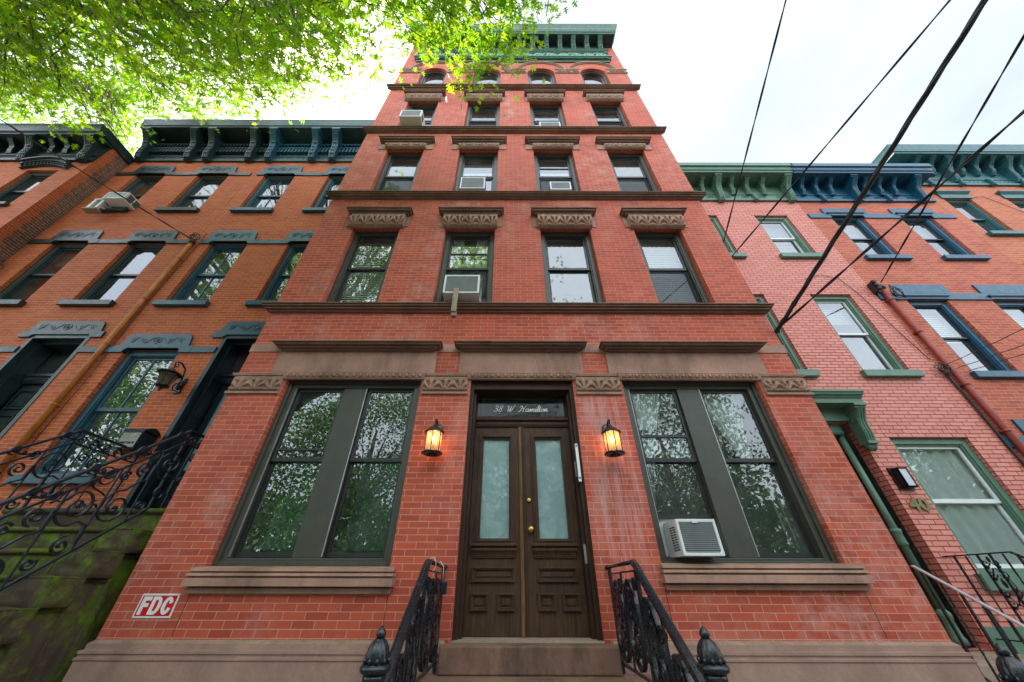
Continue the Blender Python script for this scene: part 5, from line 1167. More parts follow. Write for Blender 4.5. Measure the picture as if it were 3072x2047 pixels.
def simplewire(label, pts, r=.006): o = thing('house_cable', label, 'cable', pts[0], 'cables on the house fronts'); MB().tube(pts, r, 6).build('cable', 'cable_black', o)
simplewire('thick black cable down the edge of the pink house beside the brick-red conduit', [(7.47, YN-.03, 4.6), (7.49, YN-.03, 4.2), (7.47, YN-.03, 3.2), (7.46, YN-.03, 1.4)], .017)
simplewire('thin black cable arching over the pink brick to its lower right edge', [(6.25, YN-.02, 6.83), (6.6, YN-.02, 6.95), (6.95, YN-.02, 6.86), (7.12, YN-.02, 6.4), (7.25, YN-.02, 5.6), (7.42, YN-.02, 4.8)], .006)
simplewire('thin dark cable dropping beside the orange conduit on the left house', [(-7.12, YN-.02, 8.3), (-7.10, YN-.02, 7.9), (-7.17, YN-.02, 6.0), (-7.10, YN-.02, 4.4), (-7.13, YN-.02, 3.2)], .006)
simplewire('thin curved cable on the amber brick at the far right', [(11.6, YN-.02, 9.75), (12.5, YN-.02, 9.95), (13.0, YN-.02, 9.2), (12.6, YN-.02, 8.3)], .005)
for i, (zz, l) in enumerate(((6.1, 'topmost'), (5.85, 'middle'), (5.72, 'lowest'))):
    a = (7.50+.18*i, YN-.05, 4.66-.05*i); v = ((6.35, -.60, 4.15), (6.2, -.75, 3.92), (6.2, -.75, 3.82))[i]
    wire(l+' of three thin wires at the right edge over the blue window', [sag(a, ext(a, v, 4), .0, 40, .004)], .005)
# ================================================================ air conditioner of 34 on its white bracket
o = thing('air_conditioner', 'white air conditioner on a white bracket in the dark-trimmed top window at the left', 'air conditioner', (-9.9, .9, 9.2), 'window air conditioners')
m = MB(); m.box(-9.97, -9.45, .74, 1.15, 9.26, 9.53); m.frame(-9.97, -9.45, 9.26, 9.53, .03, .72, .74); m.build('casing', 'white_metal', o, bevel=.006)
MB().box(-9.94, -9.48, .732, .738, 9.29, 9.50).build('grille', 'grille_metal', o)
m = MB()
for a_, b_ in ((.77, .90), (.93, 1.05)): m.box(-9.449, -9.445, a_, b_, 9.29, 9.50)
m.build('side_louvre', 'grille_dark', o)
m = MB()
for x in (-10.22, -10.02): m.box(x-.03, x+.03, .80, .86, 8.98, 9.36); m.box(x-.025, x+.025, .86, 1.02, 9.19, 9.23)
m.box(-10.26, -9.96, .79, .87, 9.32, 9.35); m.build('support_bracket', 'white_metal', o); MB().box(-10.29, -9.95, .78, .90, 8.93, 8.975).build('bracket_foot', 'tan_stone', o)

o = thing('stone_stoop', 'mossy stone steps of the dark-trimmed left house, half hidden by the ironwork', 'stoop', (-8.24, -1, 0))
MB().box(-9.0, -7.48, .20, 1.03, 1.80, 2.262).build('landing', 'mossy_stone', o)
for k in range(10): MB().box(-9.0, -7.48, -.05-.25*k+.03, .25-.25*k, 0, 2.05-.21*k).build('step', 'mossy_stone', o)
# ================================================================ trees
OAK = [(0,0),(.03,.12),(.20,.10),(.34,.22),(.20,.24),(.06,.30),(.10,.40),(.30,.42),(.44,.60),(.26,.55),(.08,.56),(.10,.70),(.24,.80),(.10,.80),(0,1.0)]
OAK = OAK+[(-x, y) for x, y in OAK[1:-1]][::-1]
def leaves_mesh(name, mat, parent, P, R, U, size, tmpl=OAK, wmul=1., fold=.12):
    """P positions, R leaf directions, U leaf normals, size per leaf; one mesh of leaf-shaped faces"""
    n = len(P); T = np.array(tmpl); k = len(T)
    R = R/np.linalg.norm(R, axis=1)[:, None]; U = U-(U*R).sum(1)[:, None]*R; U /= np.linalg.norm(U, axis=1)[:, None]+1e-9; Sd = np.cross(R, U)
    V = P[:, None, :]+size[:, None, None]*(T[None, :, 1, None]*R[:, None, :]+wmul*T[None, :, 0, None]*Sd[:, None, :]+fold*(np.abs(T[None, :, 0, None])-.3*T[None, :, 1, None]**2)*U[:, None, :])
    V = V.reshape(-1, 3)-np.array(parent['_o']); me = bpy.data.meshes.new(name)
    me.vertices.add(n*k); me.vertices.foreach_set('co', V.ravel()); me.loops.add(n*k); me.loops.foreach_set('vertex_index', np.arange(n*k))
    me.polygons.add(n); me.polygons.foreach_set('loop_start', np.arange(n)*k); me.polygons.foreach_set('loop_total', np.full(n, k)); me.update(calc_edges=True)
    at = me.attributes.new('tint', 'FLOAT', 'FACE'); at.data.foreach_set('value', np.random.rand(n)**1.5)
    me.materials.append(MATS[mat]); o = bpy.data.objects.new(name, me); S.collection.objects.link(o); o.parent = parent; return o
CL = """-893,-181,1100 -864,-256,1202 -675,-120,1217 -768,-7,1454 -852,-305,1009 -305,-274,968 -638,-40,1388 -1848,78,1614 -1000,-194,959 -368,-352,662 -422,-253,735 -680,-210,1086 -435,-247,945 -284,-348,810 -378,-173,1024 -205,-289,811 -728,-238,1086 -558,-302,890 -572,-170,960 -835,-257,1017 -865,-289,1187 -82,-302,960 -121,-291,905 -895,14,1253 -1364,0,1465 -850,-303,1189 -167,-308,931 -604,-113,1057 -933,-275,1003 -833,-10,1389 -926,-223,969 -928,-238,1144 -602,-310,1090 -136,-266,908 -730,-190,1133 -294,-297,1250 -854,-202,1118 -765,-327,886 -1344,-67,1123 -787,-18,1461 -775,-282,989 -499,-275,840 -1029,15,1515 -4,-248,847 -610,-304,912 -1170,-31,1431 -994,-228,973 -1213,25,1501 -412,-225,992 -548,-269,1124 -821,-277,1138 -1289,39,1396 -90,-277,969 -879,-276,901 -707,-177,1119 -1862,145,1559 -279,-215,969 -377,-150,1115 -1752,126,1525 -249,-264,833 -203,-252,1018 -978,-222,970 -774,-299,1149 -939,-270,1192 -766,-228,920 -831,-139,1269 -351,-258,725 -1105,-201,1072 -1473,0,1392 -690,-337,877 -593,-127,1112 -197,-269,907 -760,-252,882 -459,-314,881 -428,-323,996 -792,-305,1099 -538,-317,932 -737,-266,1102 -640,-307,1084 -713,-344,818 19,-326,1037 -882,-272,987 -1010,-125,1066 -647,-234,1031 -786,-282,1141 -475,-261,811 -322,-321,916 -294,-341,906 -486,-205,1179 -494,-270,1196 -856,-126,907 -43,-288,828 -417,-234,966 -439,-320,1003 -433,-117,1278 -565,-260,879 -562,-190,1256 -970,66,1632 -787,-310,1049 -862,-204,1158 -518,-330,837 -1284,-52,1270 -600,-295,1052 -427,-251,1022 -1304,15,1416 -879,-300,962 -920,-223,919 -723,-131,1188 -725,-301,1044 -309,-262,888 -509,-207,1185 -867,-167,1197 -9,-322,929 -942,-278,1053 -80,-349,817 -591,-260,823 -810,-112,885 -357,-131,1165 -613,-317,823 -504,-320,935 -1039,-276,1239 -334,-251,678 -659,-161,1200 -49,-312,999 -821,32,1538 -667,-222,972 -635,-313,964 -708,-166,1274 -445,-233,1004 -586,-288,1007 -583,-204,1220 -384,-294,1095 -613,-336,814 -806,23,1561 -1593,57,1423 -795,-274,1008 -470,-98,1270 -307,-291,1276 -1070,-314,1229 -106,-259,1021 -621,-280,813 -942,-276,1059 -1526,196,1622 -1101,-169,1169 -164,-308,878 -1672,125,1626 -350,-330,695 -872,-258,920 -721,-187,906 -499,-222,903 -295,-189,989 -361,-233,827 -588,-164,1129 -1490,1,1518 -72,-243,912 -414,-232,845 -192,-199,1021 -756,-195,1135 -375,-257,953 -629,-188,1031 -887,-203,1058 -424,-254,951 18,-321,909 -1365,107,1432 -1042,-151,1019 -893,-180,1158 -466,-184,924 -266,-278,659 -383,-256,1258 0,-295,985 -816,-20,1415 -724,-232,803 -1634,14,1444 -169,-350,816 -1629,29,1461 -571,-292,952 -546,-339,894 -427,-260,1118 -1810,52,1545 -1185,-164,1244 -333,-356,718 -1000,-181,944 -825,-278,1263 -1544,-22,1393 -312,-281,814 -1276,22,1552 -417,-303,915 -330,-225,847 -927,-201,1071 -777,-204,1161 -1140,11,1540 -158,-243,908 -500,-304,1003 -572,-327,906 -641,-290,991 -530,-244,1161 -472,-286,1234 -801,-137,851 -270,-308,812 -833,-271,960 -477,-252,980 -637,-247,1030 -418,-253,889 -136,-278,1010 -304,-334,841 -1477,15,1567 -195,-340,904 -650,-178,1150 -683,-283,1010 -588,-220,961 -690,-311,1085 -692,-317,975 -589,-160,1038 -552,-182,1177 -1227,41,1427 -514,-329,800 -841,-283,1071 -194,-349,821 -133,-274,946 -869,62,1472 -250,-316,657 -1582,29,1387 -1026,-242,1193 -279,-324,828 -859,-238,1183 -1785,43,1607 -1071,-258,1122 -46,-180,889 -1495,97,1530 -35,-233,841 -1560,55,1623 -322,-231,1109 -1465,8,1517 -774,-152,1161 59,-317,964 -1687,5,1405 -745,-173,1167 -409,-229,1231 -395,-244,1078 -420,-220,1266 -841,-306,896 -974,-130,1019 -88,-310,856 -1340,-98,1200 -1035,-187,1225 -399,-311,933 -35,-323,1006 -442,-339,812 -369,-253,920 -547,-77,1225 -811,-288,1183 -612,-188,1001 -1788,102,1449 -815,-284,1155 -605,-226,875 -1074,-86,1263 -611,-137,1236 -737,-214,801 -857,70,1616 -932,-185,1202 -898,-297,1141 -1276,17,1536 -810,-317,1094 -446,-325,885 -875,-94,1255 -771,-167,1036 44,-344,821 -1881,62,1483 -806,-184,856 -730,-263,998 23,-284,861 -1507,47,1463 -1873,123,1615 -973,-192,1041 -24,-236,850 -746,-219,853 59,-303,998 7,-337,883 -984,-65,1211 -343,-245,895 -9,-266,928 -331,-226,1200 -1286,68,1406 -795,-232,904 -854,-254,923 -715,-336,936 -1315,44,1518 -851,-205,931 -360,-164,981 -566,-240,1234 -529,-300,903 -45,-233,1042 -138,-303,865 -665,-277,1090 -421,-265,811 -87,-231,989 -551,-332,980 -1036,-182,1054 -1288,50,1490 -270,-305,979 -318,-321,1117 -591,-168,1041 -682,-296,892 -699,-221,955 -1282,-128,1250 -1230,-95,1220 -559,-107,1211 -622,-294,970 -1404,18,1423 -1727,81,1495 -881,-186,1196 -601,-220,953 -718,-186,981 -303,-281,897 -595,-312,862 -1240,-2,1405 -1048,-300,1157 -1055,-252,1083 -722,-274,1048 -1014,-264,1103 -1892,83,1455 -581,-299,875 -828,-149,1205 -486,-312,1216 -824,-193,968 -1460,33,1597 -557,-349,821 -811,-282,891 -398,-201,1010 -651,-98,1257 -515,-335,847 -829,-264,1186 -343,-333,1004 -291,-277,1233 -790,-324,956 -364,-317,961 -869,41,1392 -598,-321,835 -184,-346,692 -1810,162,1605 -854,-147,1049 -408,-238,1260 -685,-294,1034 -7,-312,850 -699,-175,1273 39,-313,821 -620,-181,1277 -324,-287,872 -685,-306,1207 -116,-258,997 -686,-221,968 -1005,-154,1100 -1107,-196,1163 -75,-283,949 -252,-273,1022 -26,-274,951 -919,-163,1017 -713,-276,973 -1104,-134,1093 -956,-260,1208 -664,24,1463 -964,-209,1124 -354,-259,1141 -159,-257,885 -779,-259,946 -457,-303,1169 -869,-116,870 -108,-276,882 -665,-137,1072 -130,-244,915 -89,-294,857 -296,-327,922 -1081,-113,1094 -581,-165,1258 -772,-310,1079 -632,-287,908 -881,-189,1116 -919,-193,1006 -225,-358,688 -727,-291,936 -500,-291,1146 -654,-157,1117 -661,-303,1242 -1007,108,1593 -997,82,1497 -451,-200,1093 -481,-308,929 -441,-293,647 -1147,15,1584 -883,-316,1175 -266,-225,919 -670,-304,952 -544,-344,857 -1436,35,1570 -1027,20,1209 -963,-282,1225 -437,-222,1010 -154,-313,889 -677,-345,854 -630,-301,726 -1231,4,1425 -1234,-203,1178 -168,-267,866 -303,-302,738 -151,-283,821 -260,-262,670 -518,-211,1021 -488,-192,1027 -516,-264,930 23,-289,801 -529,-242,825 48,-330,1047 -505,-301,870 -1648,182,1631 -304,-328,963 -1761,44,1489 -368,-285,973 -521,-168,855 -647,-321,1005 -159,-283,1017 -1180,-184,1192 -1504,-27,1407 -8,-273,995 -566,-255,857 -749,-202,888 -1273,1,1477 -161,-272,909 -1330,-80,1201 -416,-218,835 -64,-297,1007 -63,-262,876 -59,-255,936 -1042,-212,1229 -128,-274,928 -395,-222,1232 -655,-154,911 -1009,-253,1118 -739,-272,859 -97,-254,1023 -769,-311,864 -457,-239,829 -9,-345,858 -464,-227,1171 -273,-139,1063 -1516,87,1634 39,-271,999 -463,-311,1129 -496,-261,1001 -393,-218,1117 13,-315,858 -834,-166,843 -550,-332,1028 -458,-312,707 -730,-187,937 -597,-234,950 -549,-298,1223 -279,-288,970 -222,-317,725 -12,-286,873 -1433,164,1603 -321,-259,922 -597,-181,1271 -812,-186,1175 37,-325,860 -844,-267,912 -549,-286,909 -403,-278,696 18,-339,803 -450,-246,1224 -391,-269,1003 -59,-317,899 -395,-319,892 -76,-207,841 -69,-265,860 -1005,51,1632 -930,-239,1112 -540,-344,697 -1132,-65,1246 -1565,52,1565 -275,-251,949 -1070,-200,1013 -186,-315,859 -640,-341,889 -1167,-226,1210 -1870,68,1517 -900,-260,1113 -191,-313,809 -418,-351,655 -503,-318,862 -1439,-16,1373 -1353,71,1489 -444,-330,972 -758,-303,1185 -970,-271,1098 -778,23,1492 -593,-159,1266 -363,-307,1215 -509,-271,965 -489,-246,978 -553,-250,988 -1366,46,1602 -836,-189,910 -434,-238,906 -833,-227,1058 16,-302,892 -226,-345,687 -1510,83,1605 58,-332,905 -335,-262,739 -753,-187,1228 -1240,-128,1192 -625,-210,1239 -313,-299,801 -901,32,1637 -137,-218,1030 -817,-121,1027 -466,-139,943 -1222,-166,1225 -534,-159,1235 -664,-144,892 -930,-41,1382 -918,-184,1093 -1254,60,1548 60,-308,981 -556,-175,1221 -946,-191,926 -139,-259,1039 -673,-158,1252 -759,-276,1233 -743,-312,1035 -721,-260,865 -250,-312,811 -190,-288,949 -979,-256,1183 -593,-205,952 22,-278,855 -543,-284,929 -551,-172,1194 -1289,-27,1371 -445,-161,837 -927,-250,1278 -631,-298,905 -715,-285,948 -855,-206,872 -244,-336,966 -499,-244,879 9,-302,950 -1008,-79,1116 -1404,9,1381 -126,-251,1035 -511,-118,978 -1167,144,1630 -897,-11,1458 -172,-316,902 -1425,78,1529 -1448,-50,1228 -85,-284,1046 -7,-254,851 -1220,-183,1188 48,-322,850 -278,-328,837 -634,-271,974 -812,-288,1117 -795,-256,1186 -432,-336,893 -303,-292,915 -728,-181,1246 8,-197,1012 -302,-273,913 -652,-341,897 -657,-292,834 -1777,65,1381 -1413,1,1444 -1275,134,1481 -842,-133,1120 -519,-326,915 -1468,132,1572 -260,-178,953 -316,-239,1187 -659,40,1495 -1298,-167,1231 -212,-334,878 -776,36,1481 -1349,79,1509 -1268,-190,1269 -776,-209,1030 -93,-215,817 -1040,-134,1255 -572,-187,1029 -353,-264,1232 -279,-238,989 -741,-204,842 -1592,24,1521 -302,-335,980 -866,-224,876 -747,-194,998 -649,-150,989 -655,-317,1091 -629,-293,899 -249,-260,924 -1224,-95,1229 -1597,58,1582 -1536,119,1632 -754,-227,1067 -521,-317,1084 -54,-235,901 -673,-287,980 -742,-310,1009 -140,-266,1034 -563,-296,929 -950,-145,1207 -1080,-48,1153 -1107,-221,1259 -725,-263,903 -1079,-128,1206 -1079,-247,1183 -954,77,1614 -930,-188,1142 -472,-310,1104 -87,-265,825 -932,-269,1160 -257,-281,963 -1820,33,1567 -401,-239,1225 -521,-269,893 -603,-256,854 -1010,-227,992 -366,-310,945 -292,-283,1063 -277,-252,1145 -196,-323,876 -424,-214,1261 -370,-340,845 -183,-217,1011 -436,-236,1018 -467,-300,971 -12,-234,915 -702,-316,864 -723,-301,1149 -1210,-134,1136 -439,-259,1190 -1066,-161,1009 -414,-280,834 -203,-340,656 -334,-322,1074 -1152,-196,1215 -31,-304,974 -24,-307,855 -1001,91,1648 -834,-288,1215 -529,-312,951 -603,-85,1219 -395,-313,930 -1018,-173,956 -1176,52,1464 -736,-296,891 -740,-295,875 -1120,-175,1025 -711,-322,966 -338,-216,928 -769,67,1614 -204,-286,1019 -755,-293,808 -469,-315,873 -691,-236,1076 -1223,-127,1259 -833,-160,1078 -561,-224,1070 -93,-232,996 -756,-156,1066 -754,-104,1209 -609,-325,929 -164,-277,1018 -632,-149,1187 -517,-147,1055 -481,-230,967 -962,63,1518 -581,-217,997 -827,-232,864 -1062,17,1428 -732,-314,1085 -1315,10,1549 -1250,137,1623 -610,-328,727 -345,-217,1102 -77,-314,858 26,-334,927 -818,-213,1013 -890,-170,961 -49,-300,875 -724,-278,860 -621,-235,1002 -642,-106,1205 -872,-183,1269 -1121,-151,1043 -859,-275,955 -479,-224,960 -1435,90,1509 -642,-146,1245 -332,-236,980 -22,-331,835 -1146,-126,1137 -694,-165,1065 -993,-277,1195 -391,-196,1218 -340,-309,815 -525,-251,1148 -282,-247,869 -519,-216,809 -563,-257,1090 -97,-275,801 -1100,134,1647 -384,-337,969 -96,-283,866 26,-333,954 -433,-149,935 -580,-83,1021 -984,-247,973 -507,-206,893 -1014,-232,1022 -761,-184,1004 -1192,-231,1179 -337,-183,960 -877,-270,979 -1237,105,1384 -372,-266,959 -590,-137,1167 -254,-348,704 -721,2,1511 -32,-316,1014 -914,-97,996 -285,-210,830 -232,-277,663 -598,-332,997 -1053,-203,987 -884,-204,845 -286,-347,809 -1106,-199,1199 -1486,1,1498 -307,-322,1046 -1749,55,1512 -315,-284,890 -277,-222,850 -357,-179,1170 -540,-177,1065 -884,-268,1016 -599,-132,1227 -608,-190,1081 7,-322,996 -804,89,1580 -781,-207,978 -470,-228,1117 -149,-269,849 -308,-309,1037 -1077,60,1449 -53,-317,877 -393,-249,1162 -760,-298,1166 -515,-306,860 -518,-281,1074 -359,-273,831 -801,-112,1270 -1097,15,1445 -578,-302,676 -730,-26,1264 -577,-318,858 -754,-258,1048 -587,-217,886 -75,-223,872 -97,-312,804 -1587,8,1555 -886,-226,927 -905,-223,940 -285,-256,927 -519,-300,1263 -642,-225,897 -841,-145,998 4,-286,898 -320,-330,895 -1326,-152,1251 -858,-320,978 -718,-1,1430 -699,-269,918 -438,-251,813 -954,-144,887 -1222,100,1497 12,-225,952 -822,-219,888 -603,-254,1208 -929,-222,1020 -897,-289,1164 -657,-319,843 -786,-201,940 -945,-187,891 -600,-156,1121 -489,-347,842 -758,-261,927 -253,-192,1078 -844,-221,967 -253,-265,996 -1302,165,1384 -1482,167,1625 -1417,198,1478 -1437,146,1460 -1513,254,1450 -1512,197,1608 -1495,241,1425 -1431,170,1464 -1433,195,1394 -1290,76,1394 -1339,152,1381 -1578,231,1644 -1452,244,1572 -1659,257,1623 -1505,273,1587 -1309,178,1427 -1496,202,1620 -1611,287,1556 -1380,151,1506 -1593,317,1569 -1475,281,1497 -1424,203,1497 -1342,130,1403 -1441,199,1608 -1321,121,1391 -1377,140,1480 -1353,221,1396 -1588,319,1610 -1447,250,1514 -1569,185,1596 -1461,67,1568 -1297,-4,1457 -794,67,1581 -1015,19,1489 -1302,66,1540 -1698,66,1581 -1621,67,1588 -1013,31,1406 -1013,61,1412 -1742,125,1504 -935,10,1622 -1170,22,1567 -1328,48,1648 -1936,54,1608 -851,35,1638 -1840,55,1594 -1649,20,1489 -1190,11,1448 -1362,59,1555 -1744,-3,1588 -1180,106,1554 -1882,26,1628 -1296,50,1583 -1783,165,1568 -1658,103,1518 -1384,-33,1424 -1346,78,1627 -1594,102,1611 -1041,118,1618 -1179,133,1562 -1736,98,1581 -939,-1,1387 -1317,151,1619 -1087,27,1439 -1558,65,1387 -1294,9,1489 -669,-3,1578 -893,-44,1434 -1449,-10,1484 -1304,53,1463 -1182,20,1514 -1384,71,1533 -1102,25,1476 -1285,18,1393 -1063,53,1438 -1377,114,1449 -1194,42,1462 -1251,88,1385 -952,-2,1525 -1103,87,1604 -818,-46,1444 -1021,92,1518 -1698,-14,1466 -1230,71,1448 -1091,67,1480 -862,29,1589 -1639,98,1501 -1515,104,1481 -851,13,1397 -1362,-23,1416 -1889,71,1515 -934,-11,1388 -1437,48,1632 -1665,29,1412 -1728,178,1618 -1211,-16,1519 -1431,13,1395 -1372,44,1451 -968,113,1452 -1208,61,1424 -1347,98,1606 -1291,148,1574 -1776,102,1513 -1225,59,1537 -1467,73,1613 -1572,20,1480 -1782,-17,1506 -1952,55,1636 -1619,130,1544 -1847,127,1500 -1984,141,1547 -1731,32,1495 -1764,111,1611 -1141,39,1644 -1163,23,1609 -1269,10,1626 -1242,201,1648 -1104,17,1621 -1740,33,1495 -1725,43,1575 -1640,58,1434 -1720,109,1447 -1917,79,1520 -1221,119,1458 -1179,82,1436 -1211,57,1636 -1851,21,1579 -1759,69,1473 -1160,99,1570 -657,-39,1395 -1396,-31,1481 -654,-5,1482 -1864,87,1493 -1256,112,1454 -1183,45,1632 -730,67,1633 -1553,-30,1487 -1399,-12,1465 -1654,45,1571 -1737,101,1609 -1147,-34,1447 -1766,36,1575 -940,5,1393 -1245,133,1501 -1216,60,1505 -685,-26,1494 -771,18,1630 -1299,82,1628 -640,-29,1442 -1795,31,1527 -1351,36,1387 -1769,29,1464 -1424,86,1533 -1576,-53,1386 -1095,173,1606 -1407,112,1536 -1795,3,1585 -1250,70,1484 -1500,6,1516 -1320,60,1508 -1011,13,1622 -1557,19,1452 -1604,-56,1380 -1257,3,1553 -1187,98,1445 -1670,121,1593 -1940,71,1560 -737,29,1459 -1596,-28,1408 -1362,19,1606 -1666,56,1461 -1451,-5,1494 -932,58,1512 -1693,52,1607 -1937,111,1595 -1142,3,1442 -996,49,1424 -1408,67,1394 -758,37,1553 -1220,-20,1473 -1907,138,1634 -1731,-1,1499 -1219,55,1562 -606,-37,1424 -1391,105,1584 -1472,177,1647 -861,73,1646 -1308,140,1600 -2109,184,1597 -1084,77,1479 -1143,13,1460 -1450,64,1599 -1364,14,1586 -1114,149,1559 -1961,26,1635 -1148,75,1619 -1756,86,1438 -2074,155,1610 -2095,133,1637 -979,94,1625 -1574,-6,1484 -760,-29,1463 -1371,147,1519 -642,-26,1480 -1781,29,1616 -1460,45,1511 -2020,159,1546 -733,0,1547 -942,88,1490 -953,8,1542 -1075,20,1572 -1760,91,1485 -1929,47,1588 -1407,53,1504 -1788,46,1501 -865,-30,1387 -1661,94,1467 -1651,109,1620 -995,-33,1489 -993,50,1390 -802,-4,1504 -1409,-51,1423 -1313,85,1487 -1467,130,1546 -1041,50,1452 -674,-6,1437 -815,66,1582 -1208,-3,1484 -1420,35,1489 -1880,19,1568 -434,-881,1300 -331,-759,1380 -207,-1007,1155 114,-530,1313 -779,-432,1293 -637,-501,1073 -863,-629,1325 3,-396,1079 -731,-817,1033 -611,-722,854 -334,-643,1025 -800,-370,1315 47,-563,849 -742,-551,1309 -934,-637,1286 -311,-389,831 -68,-397,1333 -834,-753,1426 -312,-735,1055 -443,-995,1040 -146,-427,928 -689,-665,980 -158,-516,1046 118,-364,933 -149,-972,1258 -1121,-794,1287 -187,-774,904 52,-657,939 123,-546,1239 -537,-540,883 -847,-587,1083 -592,-776,1033 52,-695,1336 -750,-552,961 109,-403,903 -1066,-717,1351 -1070,-428,1085 -883,-596,1320 -481,-733,1355 -607,-363,1294 -851,-682,825 -87,-649,985 -325,-429,952 -510,-839,1337 -904,-377,1225 -820,-535,854 -1058,-468,1324 152,-615,961 -802,-490,921 -863,-491,1355 -840,-590,1409 -1073,-936,1160 -886,-366,1123 233,-569,975 -834,-687,1096 -695,-528,1253 -284,-924,1206 -336,-495,1027 -716,-474,806 -509,-857,1002 -227,-644,954 -937,-490,1235 -955,-765,1018 -773,-430,1168 -329,-679,927 -1163,-691,943 178,-719,1033 -18,-570,1323 -636,-683,985 106,-767,1054 -583,-731,955 -211,-1022,955 52,-555,1164 -164,-750,1339 -541,-453,820 -878,-960,1190 -458,-925,899 -584,-512,1168 -148,-920,1192 -360,-835,1051 -2,-629,1105 -198,-687,1415 -920,-529,841 -925,-560,1001 -501,-574,1060 -977,-416,1192 -207,-723,1009 -1186,-768,1040 -520,-593,955 -918,-780,1150 -358,-511,1127 -806,-616,1283 -168,-922,845 -720,-559,1122 -104,-395,1030 -754,-972,944 -664,-956,1177 -562,-1003,1260 -536,-777,1365 -726,-492,892 -204,-468,983 -114,-756,812 -146,-422,1093 -572,-674,1432 -214,-491,1302 -208,-903,1171 275,-547,1031 90,-518,1243 -31,-685,991 -347,-838,1023 -919,-834,1099 -1036,-434,856 -1065,-550,1032 -811,-654,807 -840,-714,1433 -557,-542,1213 -1094,-633,1321 224,-650,1143 -220,-456,1340 170,-376,1055 -140,-595,1284 -462,-559,1410 -927,-631,1197 -184,-496,1039 -22,-390,1180 -34,-800,905 -969,-673,985 -592,-442,1319 -1102,-662,1130 -814,-907,895 -2,-420,1078 109,-779,1031 -572,-375,910 -1054,-678,1312 -449,-928,1013 15,-770,1141 -795,-431,1159 -56,-859,1172 -1176,-652,1117 -792,-932,1225 -136,-447,1265 -394,-819,1191 -393,-379,1447 -58,-815,1013 -839,-934,1121 -141,-734,1120 -673,-805,1398 -615,-1036,1194 -324,-1002,1136 33,-867,1020 -193,-632,1385 -781,-756,913 -159,-562,1107 -480,-861,1389 -269,-1013,1099 56,-413,880 -452,-997,961 -1071,-756,899 -433,-505,1160 -719,-544,1348 -1110,-642,1257 253,-553,1023 -483,-619,885 -691,-361,952 -1068,-767,920 -1193,-400,1036 -872,-952,896 -692,-728,858 -242,-958,1253 -849,-639,1252 -901,-444,1218 -703,-779,1083 101,-679,1330 144,-628,1130 -815,-794,1130 -518,-711,1240 -996,-676,1035 -355,-944,1079 -1032,-638,988 -736,-902,963 -26,-457,941 -1023,-661,997 -1004,-534,1204 -618,-418,1138 -253,-676,1313 -126,-474,1329 -719,-425,1138 -380,-809,823 -545,-618,918 -812,-661,1180 -243,-954,1314 -517,-372,900 -801,-753,1209 -251,-596,1443 -378,-816,914 -380,-805,1436 -92,-504,924 -191,-517,949 -642,-473,1408 -920,-707,1014 111,-464,976 -386,-782,1025 -104,-701,1096 -837,-812,1129 -359,-588,1186 -13,-662,1082 -504,-421,1356 -940,-413,878 -501,-484,935 -960,-503,1312 -825,-837,1290 43,-825,1284 -625,-438,1226 -184,-653,1046 -236,-435,931 -85,-575,1147 -617,-783,989 -140,-486,837 -723,-440,1415 -159,-721,1107 79,-378,1147 -139,-489,1336 -533,-578,1207 -686,-666,1319 -742,-778,1399 -840,-944,1079 -705,-573,1062 -190,-911,1294 -741,-753,1072 -603,-831,1069 -258,-1005,1117 -905,-482,1153 -88,-593,1305 -481,-933,1332 -706,-728,1418 93,-622,1274 -712,-615,1353 -954,-787,1136 -898,-409,1352 -1133,-740,1126 -1172,-485,1067 -851,-837,898 -264,-371,1096 -1111,-464,1322 -511,-578,938 48,-367,917 -575,-824,880 -313,-915,1135 -478,-976,1187 -475,-696,1267 -653,-805,1020 -1042,-921,957 -267,-814,1070 -177,-631,1259 -170,-763,1128 -905,-567,1303 -802,-837,1068 -589,-465,809 -1028,-613,963 -63,-547,1028 -935,-819,977 -951,-393,1293 -440,-823,876 -325,-809,1285 -976,-748,1145 -273,-835,1000 37,-578,1160 -1146,-517,1166 -632,-487,817 -658,-381,1328 -417,-535,1405 -604,-988,1338 -381,-445,1229 -803,-1034,1178 -496,-809,1251 -607,-489,841 -746,-465,1436 142,-522,885 -241,-435,1043 -606,-478,1430 -11,-446,1351 -17,-422,1298 -830,-385,1364 -361,-885,868 126,-837,1119 -269,-377,1259 -780,-727,1016 -852,-525,1169 -656,-608,879 -279,-487,1402 -371,-881,1285 -928,-818,1297 -329,-918,938 -933,-612,877 -846,-781,1315 -889,-881,1044 -270,-575,1278 -846,-977,921 -970,-644,1405 105,-519,1160"""
CL = np.array([[int(v)/100 for v in s.split(',')] for s in CL.split()])
o = thing('street_tree', 'big street tree with bright sunlit green oak leaves hanging in from the upper left', 'tree', (-6.6, -4.9, 0))
rs = np.random.RandomState(11)
